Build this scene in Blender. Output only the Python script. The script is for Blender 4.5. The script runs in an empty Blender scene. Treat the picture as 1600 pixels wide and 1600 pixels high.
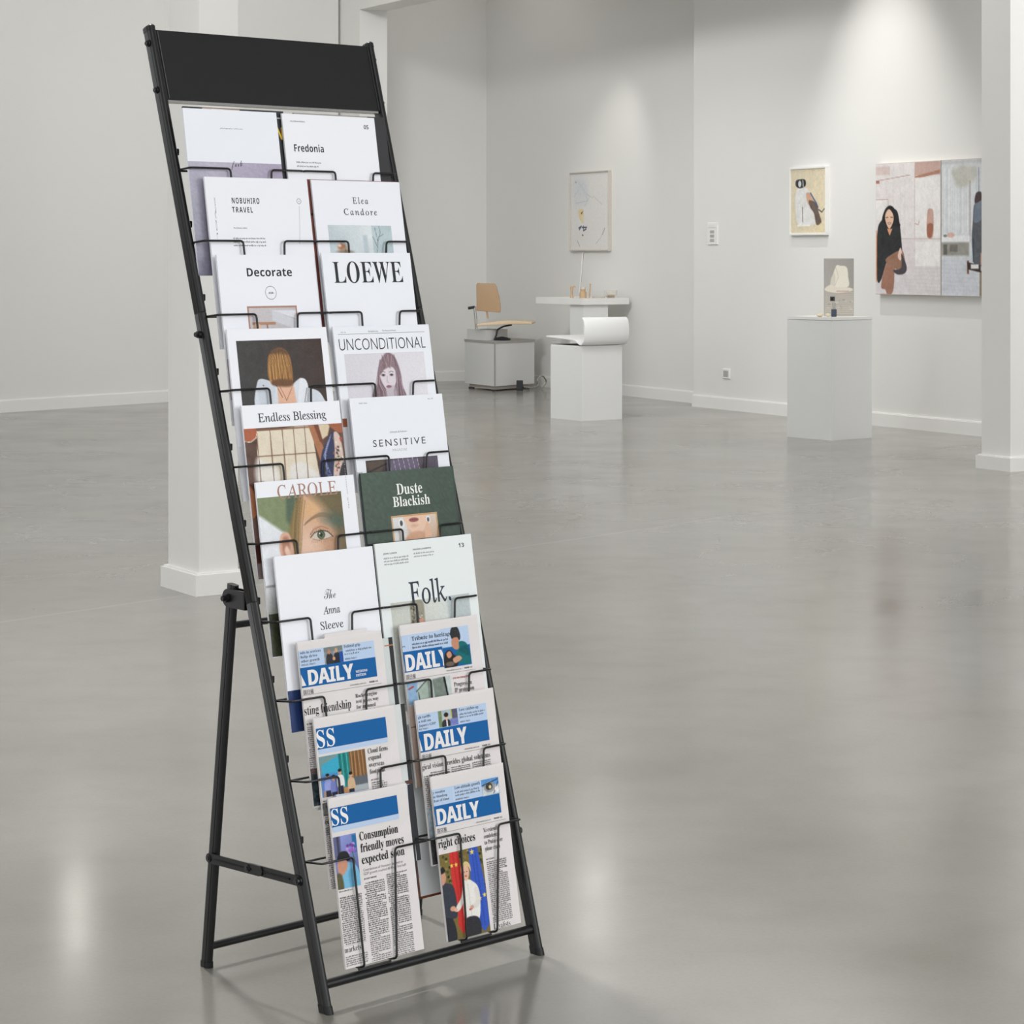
import bpy, bmesh, math, random
import numpy as np
from mathutils import Vector, Matrix
random.seed(7); RNG = np.random.default_rng(7)
SC = bpy.context.scene; COL = SC.collection
R_ = math.radians

# ------------------------------------------------------------------ camera, world, lights
CAMH = 1.21626
cam = bpy.data.cameras.new('camera'); cam.sensor_width = 36; cam.lens = 81
cam.shift_y = -0.25; cam.clip_end = 200
co = bpy.data.objects.new('camera', cam); COL.objects.link(co)
co.location = (0, 0, CAMH); co.rotation_euler = (R_(90), 0, 0); SC.camera = co
SC.view_settings.view_transform = 'Standard'; SC.view_settings.look = 'None'
SC.view_settings.gamma = 1; SC.view_settings.use_curve_mapping = False
SC.view_settings.exposure = 0.0
W = bpy.data.worlds.new('world'); SC.world = W; W.use_nodes = True
W.node_tree.nodes['Background'].inputs[0].default_value = (0.96, 0.98, 1.0, 1)
W.node_tree.nodes['Background'].inputs[1].default_value = 1.8

def area(name, loc, target, power, sx, sy, color=(1, 1, 1), spread=180):
    l = bpy.data.lights.new(name, 'AREA'); l.shape = 'RECTANGLE'; l.size = sx; l.size_y = sy
    l.energy = power; l.color = color; l.spread = R_(spread)
    o = bpy.data.objects.new(name, l); COL.objects.link(o); o.location = loc
    o.rotation_euler = (Vector(target) - Vector(loc)).to_track_quat('-Z', 'Y').to_euler(); return o
def spot(name, loc, target, power, angle, blend=.6, radius=.06, color=(1, .97, .92)):
    l = bpy.data.lights.new(name, 'SPOT'); l.energy = power; l.spot_size = R_(angle); l.spot_blend = blend
    l.shadow_soft_size = radius; l.color = color
    o = bpy.data.objects.new(name, l); COL.objects.link(o); o.location = loc
    o.rotation_euler = (Vector(target) - Vector(loc)).to_track_quat('-Z', 'Y').to_euler(); return o
area('rack_fill', (4.6, 1.3, 2.4), (-.1, 3.8, .9), 16.5, 2.6, 2.2, (.97, .985, 1), 70)  # added fill light aimed at the rack; no window stands here
area('ceiling_panel_hall', (-1.0, 10.0, 4.5), (-1.0, 10.0, 0), 110, 7, 7, (.975, .985, 1))
area('front_fill', (.9, .3, 4.3), (-.1, 3.7, .8), 62, 2.2, 2.2, (.98, .99, 1))  # unseen fill added overhead to brighten the rack front and nearby floor
area('ceiling_panel_rear_left', (-1.5, 6.2, 4.3), (-.4, 3.6, .3), 115, .3, .3, (1, .99, .98))
area('wall_fill_right', (.9, 14.6, 4.45), (2.4, 17.0, 1.2), 78, 5, .5, (.98, .985, 1))  # added strip light, out of view, to lift the right wall
area('wall_fill_left', (-3.4, 15.4, 4.45), (-3.9, 18.0, 1.4), 26, 4, .5, (.97, .985, 1))  # matching unseen strip, added to brighten the left wall
area('ceiling_panel_back_room', (-.5, 20.9, 4.4), (-.3, 21.2, 0), 6.5, 1.2, 1.2, (1, .98, .95))
area('track_flood_back_room', (-1.4, 13.2, 4.4), (.7, 21.0, 1.0), 37, 1.0, .6, (.98, .99, 1), 80)
area('right_fill', (5.0, 10.0, 4.4), (3.4, 14.0, .6), 170, 2, 2, (.98, .985, 1))  # added unseen fill for the right face of the tall pedestal
spot('track_spot_picture', (1.80, 15.95, 4.4), (2.62, 16.40, 1.35), 235, 54, 1.0, .04, (1, .985, .955))
spot('track_spot_drawing', (.35, 19.4, 3.2), (1.05, 20.5, 1.5), 22, 62, 1.0)
spot('track_spot_floor_right', (.56, 15.5, 3.12), (.2, 7.0, 0), 7, 70, .8, .07)
spot('track_spot_floor_left', (-2.93, 15.5, 3.32), (-1.0, 5.0, 0), 5.5, 70, .8, .07)

# ------------------------------------------------------------------ materials
def s2l(c):
    return tuple((v / 12.92 if v <= .04045 else ((v + .055) / 1.055) ** 2.4) for v in c)
def rgb(r, g, b): return s2l((r / 255, g / 255, b / 255))
def mat(name, color, rough=.5, metal=0, noise=0, nscale=40, bump=0, spec=.5, coat=0):
    m = bpy.data.materials.new(name); m.use_nodes = True; nt = m.node_tree; b = nt.nodes['Principled BSDF']
    b.inputs['Base Color'].default_value = (*color, 1); b.inputs['Roughness'].default_value = rough
    b.inputs['Metallic'].default_value = metal; b.inputs['Specular IOR Level'].default_value = spec
    b.inputs['Coat Weight'].default_value = coat
    if noise or bump:
        tc = nt.nodes.new('ShaderNodeTexCoord'); n = nt.nodes.new('ShaderNodeTexNoise')
        n.inputs['Scale'].default_value = nscale; n.inputs['Detail'].default_value = 4
        nt.links.new(tc.outputs['Object'], n.inputs['Vector'])
        if noise:
            mx = nt.nodes.new('ShaderNodeMix'); mx.data_type = 'RGBA'
            mx.inputs['A'].default_value = (*[c * (1 - noise) for c in color], 1)
            mx.inputs['B'].default_value = (*[min(1, c * (1 + noise)) for c in color], 1)
            nt.links.new(n.outputs['Fac'], mx.inputs['Factor']); nt.links.new(mx.outputs['Result'], b.inputs['Base Color'])
        if bump:
            bp = nt.nodes.new('ShaderNodeBump'); bp.inputs['Strength'].default_value = bump; bp.inputs['Distance'].default_value = .002
            nt.links.new(n.outputs['Fac'], bp.inputs['Height']); nt.links.new(bp.outputs['Normal'], b.inputs['Normal'])
    return m
M = {}
M['wall'] = mat('painted_wall', rgb(229, 228, 224), .75, noise=.012, nscale=3)
M['trim'] = mat('painted_trim', rgb(236, 235, 231), .55, noise=.01, nscale=5)
M['ceil'] = mat('painted_ceiling', rgb(225, 224, 221), .8, noise=.01, nscale=3)
M['plinth'] = mat('plinth_paint', rgb(228, 228, 226), .5, noise=.01, nscale=6)
M['black'] = mat('black_powder_coat', rgb(24, 24, 25), .36, noise=.08, nscale=900, bump=.05, spec=.38)
M['panelblack'] = mat('black_header_sheet', rgb(26, 26, 27), .5, noise=.1, nscale=1200, bump=.05, spec=.3)
M['wire'] = mat('black_wire_enamel', rgb(24, 24, 25), .3, noise=.05, nscale=300)
M['plastic'] = mat('black_plastic', rgb(22, 22, 23), .45, noise=.05, nscale=300, spec=.35)
M['steel'] = mat('dark_steel_bolt', rgb(70, 70, 72), .3, .8, noise=.08, nscale=500)
M['alu'] = mat('aluminium', rgb(215, 215, 217), .22, .9, noise=.04, nscale=200)
M['paper'] = mat('white_paper', rgb(240, 240, 243), .6, noise=.01, nscale=80)
M['news'] = mat('newsprint', rgb(224, 219, 217), .9, noise=.02, nscale=150)
M['leather'] = mat('tan_leather', rgb(184, 152, 118), .55, noise=.06, nscale=60, bump=.1)
M['cream'] = mat('cream_leather', rgb(226, 201, 168), .5, noise=.04, nscale=60)
M['chrome'] = mat('chrome', rgb(190, 188, 184), .25, .9, noise=.03, nscale=90)
M['white'] = mat('white_gloss', rgb(238, 238, 237), .28, noise=.01, nscale=20, coat=.2)
M['wood'] = mat('pale_wood', rgb(205, 197, 188), .5, noise=.1, nscale=70)
M['amber'] = mat('amber_wood', rgb(196, 164, 130), .45, noise=.12, nscale=120)
M['dark'] = mat('dark_rubber', rgb(40, 41, 46), .6, noise=.05, nscale=90)
M['slate'] = mat('slate_blue_glass', rgb(52, 66, 84), .3, noise=.1, nscale=70)
M['stone'] = mat('cream_stone', rgb(226, 214, 190), .7, noise=.08, nscale=120)
M['grey'] = mat('warm_grey_board', rgb(176, 174, 168), .6, noise=.04, nscale=30)
g = bpy.data.materials.new('clear_glass'); g.use_nodes = True
gb = g.node_tree.nodes['Principled BSDF']; gb.inputs['Transmission Weight'].default_value = .9
gb.inputs['Roughness'].default_value = .05; gb.inputs['Base Color'].default_value = (.98, .96, .93, 1); gb.inputs['IOR'].default_value = 1.3
M['glass'] = g
def ink_material(name, rough, coat, grain):
    m = bpy.data.materials.new(name); m.use_nodes = True; nt = m.node_tree; b = nt.nodes['Principled BSDF']
    at = nt.nodes.new('ShaderNodeAttribute'); at.attribute_name = 'ink'
    tc = nt.nodes.new('ShaderNodeTexCoord'); n = nt.nodes.new('ShaderNodeTexNoise'); n.inputs['Scale'].default_value = 500
    nt.links.new(tc.outputs['Object'], n.inputs['Vector'])
    mr = nt.nodes.new('ShaderNodeMapRange'); mr.inputs['To Min'].default_value = 1 - grain; mr.inputs['To Max'].default_value = 1 + grain
    nt.links.new(n.outputs['Fac'], mr.inputs['Value'])
    vm = nt.nodes.new('ShaderNodeVectorMath'); vm.operation = 'SCALE'
    nt.links.new(at.outputs['Color'], vm.inputs[0]); nt.links.new(mr.outputs['Result'], vm.inputs['Scale'])
    nt.links.new(vm.outputs['Vector'], b.inputs['Base Color'])
    b.inputs['Roughness'].default_value = rough; b.inputs['Coat Weight'].default_value = coat
    b.inputs['Specular IOR Level'].default_value = .35
    return m
M['ink'] = ink_material('printed_cover_stock', .5, .05, .01)
M['newsink'] = ink_material('printed_newsprint', .9, 0, .05)
M['canvas'] = ink_material('printed_artwork', .6, 0, .03)

def floor_material():
    m = bpy.data.materials.new('polished_concrete'); m.use_nodes = True; nt = m.node_tree; L = nt.links.new
    b = nt.nodes['Principled BSDF']
    tc = nt.nodes.new('ShaderNodeTexCoord')
    def noise(scale, detail, rough=.55, dist=0):
        n = nt.nodes.new('ShaderNodeTexNoise'); n.inputs['Scale'].default_value = scale; n.inputs['Detail'].default_value = detail
        n.inputs['Roughness'].default_value = rough; n.inputs['Distortion'].default_value = dist
        L(tc.outputs['Object'], n.inputs['Vector']); return n
    def ramp(src, stops):
        r = nt.nodes.new('ShaderNodeValToRGB'); e = r.color_ramp.elements
        e[0].position, e[0].color = stops[0][0], (*stops[0][1], 1); e[1].position, e[1].color = stops[-1][0], (*stops[-1][1], 1)
        for p, c in stops[1:-1]:
            x = e.new(p); x.color = (*c, 1)
        L(src, r.inputs['Fac']); return r
    big = noise(.8, 3, .5, .2); mid = noise(5, 4, .55, 0); fine = noise(120, 3)
    r1 = ramp(big.outputs['Fac'], [(.28, rgb(138, 135, 127)), (.5, rgb(147, 144, 137)), (.72, rgb(155, 153, 147))])
    r2 = ramp(mid.outputs['Fac'], [(.3, (.93, .93, .92)), (.55, (1, 1, 1)), (.75, (1.0, 1.0, 1.0))])
    r3 = ramp(fine.outputs['Fac'], [(.25, (.95, .95, .95)), (.6, (1, 1, 1))])
    def mul(a, c):
        x = nt.nodes.new('ShaderNodeMix'); x.data_type = 'RGBA'; x.blend_type = 'MULTIPLY'; x.inputs['Factor'].default_value = 1
        L(a, x.inputs['A']); L(c, x.inputs['B']); return x.outputs['Result']
    col = mul(mul(r1.outputs['Color'], r2.outputs['Color']), r3.outputs['Color'])
    # two faint pale saw joints in the slab
    sep = nt.nodes.new('ShaderNodeSeparateXYZ'); L(tc.outputs['Object'], sep.inputs[0])
    wob = noise(1.3, 3)
    def joint(p, q, w, amt):
        nonlocal col
        dx, dy = q[0] - p[0], q[1] - p[1]; l = math.hypot(dx, dy); nx, ny = -dy / l, dx / l
        a = nt.nodes.new('ShaderNodeMath'); a.operation = 'MULTIPLY_ADD'; a.inputs[1].default_value = nx; a.inputs[2].default_value = -(p[0] * nx + p[1] * ny)
        L(sep.outputs['X'], a.inputs[0])
        c = nt.nodes.new('ShaderNodeMath'); c.operation = 'MULTIPLY_ADD'; c.inputs[1].default_value = ny; L(sep.outputs['Y'], c.inputs[0]); L(a.outputs[0], c.inputs[2])
        d = nt.nodes.new('ShaderNodeMath'); d.operation = 'MULTIPLY_ADD'; d.inputs[1].default_value = .08; L(wob.outputs['Fac'], d.inputs[0]); L(c.outputs[0], d.inputs[2])
        s = nt.nodes.new('ShaderNodeMath'); s.operation = 'SUBTRACT'; s.inputs[1].default_value = .04; L(d.outputs[0], s.inputs[0])
        e = nt.nodes.new('ShaderNodeMath'); e.operation = 'ABSOLUTE'; L(s.outputs[0], e.inputs[0])
        rr = ramp(e.outputs[0], [(0, (1 + amt,) * 3), (w, (1, 1, 1))])
        col = mul(col, rr.outputs['Color'])
    joint((-.17, 9.4), (1.40, 11.2), .016, .16)
    joint((-.3, 10.2), (1.4, 11.9), .012, .09)
    L(col, b.inputs['Base Color'])
    rn = noise(1.6, 3, .5, .2)
    mr = nt.nodes.new('ShaderNodeMapRange'); mr.inputs['From Min'].default_value = .3; mr.inputs['From Max'].default_value = .7
    mr.inputs['To Min'].default_value = .13; mr.inputs['To Max'].default_value = .23
    L(rn.outputs['Fac'], mr.inputs['Value']); L(mr.outputs['Result'], b.inputs['Roughness'])
    b.inputs['Specular IOR Level'].default_value = .4
    return m
M['floor'] = floor_material()

# ------------------------------------------------------------------ mesh helpers
class MB:
    def __init__(s): s.v = []; s.f = []
    def add(s, v, f):
        b = len(s.v); s.v += [tuple(p) for p in v]; s.f += [tuple(b + i for i in q) for q in f]; return s
    def box(s, lo, hi, bev=0.0):
        x0, y0, z0 = lo; x1, y1, z1 = hi
        bm = bmesh.new(); bmesh.ops.create_cube(bm, size=1)
        for v in bm.verts:
            v.co = Vector(((v.co.x + .5) * (x1 - x0) + x0, (v.co.y + .5) * (y1 - y0) + y0, (v.co.z + .5) * (z1 - z0) + z0))
        if bev: bmesh.ops.bevel(bm, geom=list(bm.edges), offset=bev, segments=2, profile=.5, affect='EDGES', clamp_overlap=True)
        return s.bm(bm)
    def bm(s, bm, mtx=None):
        if mtx is not None: bmesh.ops.transform(bm, matrix=mtx, verts=bm.verts)
        bm.verts.index_update(); s.add([v.co for v in bm.verts], [[v.index for v in f.verts] for f in bm.faces]); bm.free(); return s
    def prism(s, pts, z0, z1):   # pts CCW in xy
        n = len(pts); v = [(x, y, z0) for x, y in pts] + [(x, y, z1) for x, y in pts]
        f = [tuple(range(n - 1, -1, -1)), tuple(range(n, 2 * n))] + [(i, (i + 1) % n, n + (i + 1) % n, n + i) for i in range(n)]
        return s.add(v, f)
    def loft(s, rings, caps=True):
        n = len(rings[0]); v = [p for r in rings for p in r]; f = []
        for k in range(len(rings) - 1):
            for i in range(n): f.append((k * n + i, k * n + (i + 1) % n, (k + 1) * n + (i + 1) % n, (k + 1) * n + i))
        if caps: f += [tuple(range(n - 1, -1, -1)), tuple(range((len(rings) - 1) * n, len(rings) * n))]
        return s.add(v, f)
    def tube(s, pts, r, sides=10, fillet=0.0, closed=False):
        pts = [Vector(p) for p in pts]
        if fillet:
            out = [pts[0]]
            for i in range(1, len(pts) - 1):
                a = (pts[i - 1] - pts[i]); c = (pts[i + 1] - pts[i]); q = min(fillet, a.length * .45, c.length * .45)
                p0 = pts[i] + a.normalized() * q; p1 = pts[i] + c.normalized() * q
                for k in range(6):
                    t = k / 5; out.append((1 - t) ** 2 * p0 + 2 * t * (1 - t) * pts[i] + t * t * p1)
            out.append(pts[-1]); pts = out
        t0 = (pts[1] - pts[0]).normalized(); n = t0.orthogonal().normalized(); rings = []
        for i, p in enumerate(pts):
            t = (pts[min(i + 1, len(pts) - 1)] - pts[max(i - 1, 0)]).normalized()
            n = (n - t * n.dot(t)).normalized(); b = t.cross(n)
            rings.append([p + (n * math.cos(a) + b * math.sin(a)) * r for a in [2 * math.pi * k / sides for k in range(sides)]])
        return s.loft(rings)
    def cyl(s, p0, p1, r, sides=20, r1=None):
        p0, p1 = Vector(p0), Vector(p1); t = (p1 - p0).normalized(); n = t.orthogonal().normalized(); b = t.cross(n)
        r1 = r if r1 is None else r1
        return s.loft([[p + (n * math.cos(a) + b * math.sin(a)) * rr for a in [2 * math.pi * k / sides for k in range(sides)]] for p, rr in ((p0, r), (p1, r1))])
    def lathe(s, prof, c=(0, 0, 0), sides=24):
        return s.loft([[(c[0] + r * math.cos(2 * math.pi * k / sides), c[1] + r * math.sin(2 * math.pi * k / sides), c[2] + z) for k in range(sides)] for r, z in prof])
    def build(s, name, m, parent=None, smooth=False):
        me = bpy.data.meshes.new(name); me.from_pydata([tuple(p) for p in s.v], [], s.f); me.update()
        bm = bmesh.new(); bm.from_mesh(me); bmesh.ops.recalc_face_normals(bm, faces=bm.faces); bm.to_mesh(me); bm.free()
        if smooth:
            for p in me.polygons: p.use_smooth = True
            try: me.set_sharp_from_angle(angle=R_(35))
            except Exception: pass
        me.materials.append(m if not isinstance(m, str) else M[m])
        o = bpy.data.objects.new(name, me); COL.objects.link(o)
        if parent: o.parent = parent
        return o
def tag(o, label, cat, group=None):
    o['label'] = label; o['category'] = cat
    if group: o['group'] = group
    return o
def thing(name, label, cat, loc=(0, 0, 0), rot=(0, 0, 0), group=None):
    o = bpy.data.objects.new(name, None); COL.objects.link(o); o.location = loc; o.rotation_euler = rot
    o.empty_display_size = .05
    return tag(o, label, cat, group)
def struct(name, mb, m, smooth=False):
    o = mb.build(name, m, None, smooth); o['kind'] = 'structure'; return o

# ------------------------------------------------------------------ 2-D painter for printed pictures
class Img:
    def __init__(s, w, h, color, step=1.2):
        s.w, s.h = w, h; s.nx = max(2, int(w / step)); s.ny = max(2, int(h / step))
        s.X, s.Y = np.meshgrid(np.linspace(0, w, s.nx + 1), np.linspace(0, h, s.ny + 1)); s.a = np.empty(s.X.shape + (3,)); s.a[:] = np.array(color) / 255; s.step = step
    def mix(s, m, c, alpha=1):
        m = np.clip(m, 0, 1)[..., None] * alpha; s.a = s.a * (1 - m) + np.array(c) / 255 * m; return s
    def grad(s, c0, c1, ang=0):
        d = s.X / s.w * math.cos(R_(ang)) + s.Y / s.h * math.sin(R_(ang)); d = np.clip((d - d.min()) / (d.max() - d.min()), 0, 1)
        s.a = np.array(c0) / 255 * (1 - d[..., None]) + np.array(c1) / 255 * d[..., None]; return s
    def ell(s, cx, cy, rx, ry, c, soft=1.0, rot=0, alpha=1):
        x, y = s.X - cx, s.Y - cy; k, q = math.cos(R_(rot)), math.sin(R_(rot)); u, v = (x * k + y * q) / rx, (-x * q + y * k) / ry
        d = (np.sqrt(u * u + v * v) - 1) * min(rx, ry); return s.mix(.5 - d / max(soft, s.step * .5), c, alpha)
    def poly(s, pts, c, soft=.8, alpha=1):
        pts = np.array(pts, float); n = len(pts); d = np.full(s.X.shape, 1e9); inside = np.zeros(s.X.shape, bool)
        for i in range(n):
            a, b = pts[i], pts[(i + 1) % n]; e = b - a; wx, wy = s.X - a[0], s.Y - a[1]
            t = np.clip((wx * e[0] + wy * e[1]) / (e @ e + 1e-9), 0, 1); d = np.minimum(d, np.hypot(wx - e[0] * t, wy - e[1] * t))
            c1 = (a[1] > s.Y) != (b[1] > s.Y); xi = (b[0] - a[0]) * (s.Y - a[1]) / (b[1] - a[1] + 1e-12) + a[0]; inside ^= c1 & (s.X < xi)
        sd = np.where(inside, -d, d); return s.mix(.5 - sd / max(soft, s.step * .5), c, alpha)
    def smooth(s, pts, c, soft=.8, alpha=1, n=6):
        P = np.array(pts, float); out = []
        for i in range(len(P)):
            p0, p1, p2, p3 = P[i - 1], P[i], P[(i + 1) % len(P)], P[(i + 2) % len(P)]
            for k in range(n):
                t = k / n; out.append(.5 * (2 * p1 + (p2 - p0) * t + (2 * p0 - 5 * p1 + 4 * p2 - p3) * t * t + (3 * p1 - p0 - 3 * p2 + p3) * t ** 3))
        return s.poly(out, c, soft, alpha)
    def line(s, pts, w, c, soft=.6, alpha=1):
        pts = np.array(pts, float); d = np.full(s.X.shape, 1e9)
        for a, b in zip(pts[:-1], pts[1:]):
            e = b - a; wx, wy = s.X - a[0], s.Y - a[1]; t = np.clip((wx * e[0] + wy * e[1]) / (e @ e + 1e-9), 0, 1); d = np.minimum(d, np.hypot(wx - e[0] * t, wy - e[1] * t))
        return s.mix(.5 - (d - w / 2) / max(soft, s.step * .5), c, alpha)
    def rect(s, x0, y0, x1, y1, c, soft=.6, alpha=1): return s.poly([(x0, y0), (x1, y0), (x1, y1), (x0, y1)], c, soft, alpha)
    def noise(s, amt, size=4, stretch=(1, 1), c=None):
        gx, gy = max(2, int(s.w / size / stretch[0]) + 2), max(2, int(s.h / size / stretch[1]) + 2); g = RNG.random((gy, gx))
        fx = s.X / s.w * (gx - 1.001); fy = s.Y / s.h * (gy - 1.001); ix, iy = fx.astype(int), fy.astype(int); tx, ty = fx - ix, fy - iy
        v = (g[iy, ix] * (1 - tx) + g[iy, ix + 1] * tx) * (1 - ty) + (g[iy + 1, ix] * (1 - tx) + g[iy + 1, ix + 1] * tx) * ty
        if c is None: s.a = np.clip(s.a + ((v - .5) * 2 * amt / 255)[..., None], 0, 1)
        else: s.mix((v - .5) * 3, c, amt)
        return s
    def strands(s, x0, y0, x1, y1, n, cols, w=.8, spread=0, curve=0):
        for i in range(n):
            t = (i + .5) / n; a = x0 + (x1 - x0) * t; c = cols[i % len(cols)]
            j = RNG.uniform(-1, 1) * spread; s.line([(a, y0), (a + j * .5 + curve, (y0 + y1) / 2), (a + j, y1)], w, c, .9, .75)
        return s

# ------------------------------------------------------------------ lettering
def _map(u, l, d=None):
    def f(t):
        o = ''
        for c in t:
            if 'A' <= c <= 'Z': o += chr(u + ord(c) - 65)
            elif 'a' <= c <= 'z': o += chr(l + ord(c) - 97)
            elif d and c.isdigit(): o += chr(d + ord(c) - 48)
            else: o += c
        return o
    return f
STY = {'sans': (lambda t: t, 0, 0), 'light': (lambda t: t, -.012, 0), 'bold': (_map(0x1D5D4, 0x1D5EE, 0x1D7EC), 0, 0), 'heavy': (_map(0x1D5D4, 0x1D5EE, 0x1D7EC), .006, 0),
       'serif': (_map(0x1D400, 0x1D41A, 0x1D7CE), 0, 0), 'serifl': (_map(0x1D400, 0x1D41A, 0x1D7CE), -.009, 0),
       'roman': (_map(0x1D468, 0x1D482, None), -.004, -.28), 'rom': (lambda t: _map(0x1D434, 0x1D44E)(t).replace(chr(0x1D44E + 7), chr(0x210E)), .003, -.28),
       'romb': (lambda t: _map(0x1D434, 0x1D44E)(t).replace(chr(0x1D44E + 7), chr(0x210E)), .008, -.28), 'script': (_map(0x1D4D0, 0x1D4EA), -.006, 0)}
_cap = {}
def glyphs(t, style, space=1.0):
    fn, off, shear = STY[style]
    c = bpy.data.curves.new('lettering', 'FONT'); c.body = fn(t); c.size = 1; c.offset = off; c.shear = shear; c.space_character = space
    c.resolution_u = 3; c.fill_mode = 'FRONT'
    o = bpy.data.objects.new('lettering', c); COL.objects.link(o)
    dg = bpy.context.evaluated_depsgraph_get(); me = o.evaluated_get(dg).to_mesh()
    v = np.array([p.co[:2] for p in me.vertices], float).reshape(-1, 2); f = [tuple(p.vertices) for p in me.polygons]
    o.evaluated_get(dg).to_mesh_clear(); bpy.data.objects.remove(o); bpy.data.curves.remove(c)
    return v, f
class Print:
    """printed sheet in millimetres: x to the right, y down from the top left corner"""
    def __init__(s, w, h): s.w, s.h = w, h; s.v = []; s.f = []; s.c = []; s.k = 0
    def _add(s, pts, faces, cols, layer):
        b = len(s.v); s.v += [(x, y, layer) for x, y in pts]; s.f += [tuple(b + i for i in q) for q in faces]; s.c += cols
    def poly(s, pts, c, layer=1): s._add(pts, [tuple(range(len(pts)))], [s2l([v / 255 for v in c])] * len(pts), layer); return s
    def rect(s, x0, y0, x1, y1, c, layer=1): return s.poly([(x0, y0), (x0, y1), (x1, y1), (x1, y0)], c, layer)
    def line(s, x0, y0, x1, y1, w, c, layer=2):
        l = math.hypot(x1 - x0, y1 - y0); nx, ny = -(y1 - y0) / l * w / 2, (x1 - x0) / l * w / 2
        return s.poly([(x0 + nx, y0 + ny), (x1 + nx, y1 + ny), (x1 - nx, y1 - ny), (x0 - nx, y0 - ny)], c, layer)
    def ring(s, cx, cy, r, w, c, layer=2, n=28):
        a = [2 * math.pi * i / n for i in range(n)]; p = [(cx + r * math.cos(t), cy + r * math.sin(t)) for t in a] + [(cx + (r - w) * math.cos(t), cy + (r - w) * math.sin(t)) for t in a]
        s._add(p, [(i, (i + 1) % n, n + (i + 1) % n, n + i) for i in range(n)], [s2l([v / 255 for v in c])] * (2 * n), layer); return s
    def img(s, x, y, im, layer=1):
        ny, nx = im.X.shape; pts = [(x + a, y + b) for a, b in zip(im.X.ravel(), im.Y.ravel())]
        A = np.clip(im.a + RNG.normal(0, .014, im.X.shape)[..., None], 0, 1); lin = np.where(A <= .04045, A / 12.92, ((A + .055) / 1.055) ** 2.4).reshape(-1, 3)
        s._add(pts, [(j * nx + i, (j + 1) * nx + i, (j + 1) * nx + i + 1, j * nx + i + 1) for j in range(ny - 1) for i in range(nx - 1)], [tuple(q) for q in lin], layer); return s
    def text(s, t, x0, base, cap, style='sans', x1=None, color=(25, 26, 28), layer=3, space=1.0, align='l', clip=None, slope=0, vert=False):
        v, f = glyphs(t, style, space)
        if not len(v): return s
        if style not in _cap: _cap[style] = glyphs('H', style)[0][:, 1].max()
        ky = cap / _cap[style]; a, b = v[:, 0].min(), v[:, 0].max()
        kx = ky if x1 is None else (x1 - x0) / (b - a)
        X = (v[:, 0] - a) * kx; Y = v[:, 1] * ky
        if align == 'c' and x1 is None: X -= (b - a) * kx / 2
        if align == 'r' and x1 is None: X -= (b - a) * kx
        if vert: px, py = x0 + Y, base + X
        else: px, py = x0 + X, base - Y - X * slope
        if clip is not None: px = np.maximum(px, clip)
        s._add(list(zip(px.tolist(), py.tolist())), f, [s2l([q / 255 for q in color])] * len(v), layer); return s
    def scribble(s, x0, y0, x1, y1, pitch=3.2, xh=1.5, color=(70, 68, 70), layer=2, ragged=.0, indent=True, weight=.62):
        c = s2l([q / 255 for q in color]); y = y0; pts = []; fs = []
        while y < y1:
            x = x0 + (3 if indent and random.random() < .12 else 0); end = x1 - (random.random() * ragged * (x1 - x0)); end = x1 - random.random() * (x1 - x0) * .7 if random.random() < .07 else end
            while x < end:
                n = random.choice([2, 3, 3, 4, 5, 6, 7, 8])
                for _ in range(n):
                    wd = xh * random.choice([.45, .62, .62, .7, .9])
                    if x + wd > end: break
                    t = y - (xh * .5 if random.random() < .25 else 0); bt = y + xh + (xh * .4 if random.random() < .12 else 0)
                    b = len(pts); ww = wd * weight
                    pts += [(x, t), (x, bt), (x + ww, bt), (x + ww, t)]; fs.append((b, b + 1, b + 2, b + 3)); x += wd
                x += xh * .6
            y += pitch
        if pts: s._add(pts, fs, [c] * len(pts), layer)
        return s
    def build(s, name, m, parent, front=0.0, top=None, flip=False, warp=None):
        me = bpy.data.meshes.new(name); T = s.h if top is None else top
        P = [(x / 1000, front - l * .00006, (T - y) / 1000) for x, y, l in s.v]
        if warp: P = [warp(p) for p in P]
        me.from_pydata(P, [], s.f); me.update()
        at = me.color_attributes.new('ink', 'FLOAT_COLOR', 'POINT')
        at.data.foreach_set('color', np.array([(*c, 1) for c in s.c], np.float32).ravel())
        me.materials.append(M[m]); o = bpy.data.objects.new(name, me); COL.objects.link(o); o.parent = parent; return o

# ------------------------------------------------------------------ the gallery
def unit(a, b):
    d = math.hypot(b[0] - a[0], b[1] - a[1]); return ((b[0] - a[0]) / d, (b[1] - a[1]) / d)
def wall_slab(name, a, b, thick, z0, z1, m='wall', side=1):
    d = unit(a, b); n = (-d[1] * side, d[0] * side); p = [a, b, (b[0] + n[0] * thick, b[1] + n[1] * thick), (a[0] + n[0] * thick, a[1] + n[1] * thick)]
    return struct(name, MB().prism(p, z0, z1), m)
struct('floor', MB().box((-16, -7, -.2), (16, 30, 0)), 'floor')
struct('ceiling', MB().box((-16, -7, 4.6), (16, 30, 4.8)), 'ceil')
LW0, LW1 = (-8.3, 12.6), (-1.567, 20.811)
wall_slab('wall_left', LW0, LW1, .25, 0, 4.6)
RW0, RW1 = (1.47, 18.632), (9.5, 3.99)
wall_slab('wall_right', RW0, RW1, .3, 0, 4.6)
BW0, BW1 = (-.251, 22.57), (3.2, 15.62)
dB = unit((-.251, 22.57), (1.511, 19.021)); BW1 = (-.251 + dB[0] * 4.2, 22.57 + dB[1] * 4.2)
wall_slab('wall_back', BW0, BW1, .2, 0, 4.6)
wall_slab('wall_back_left', (-3.6, 20.9), BW0, .2, 0, 4.6)
dA = (.4796, -.8775); nA = (.8775, .4796)
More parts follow.
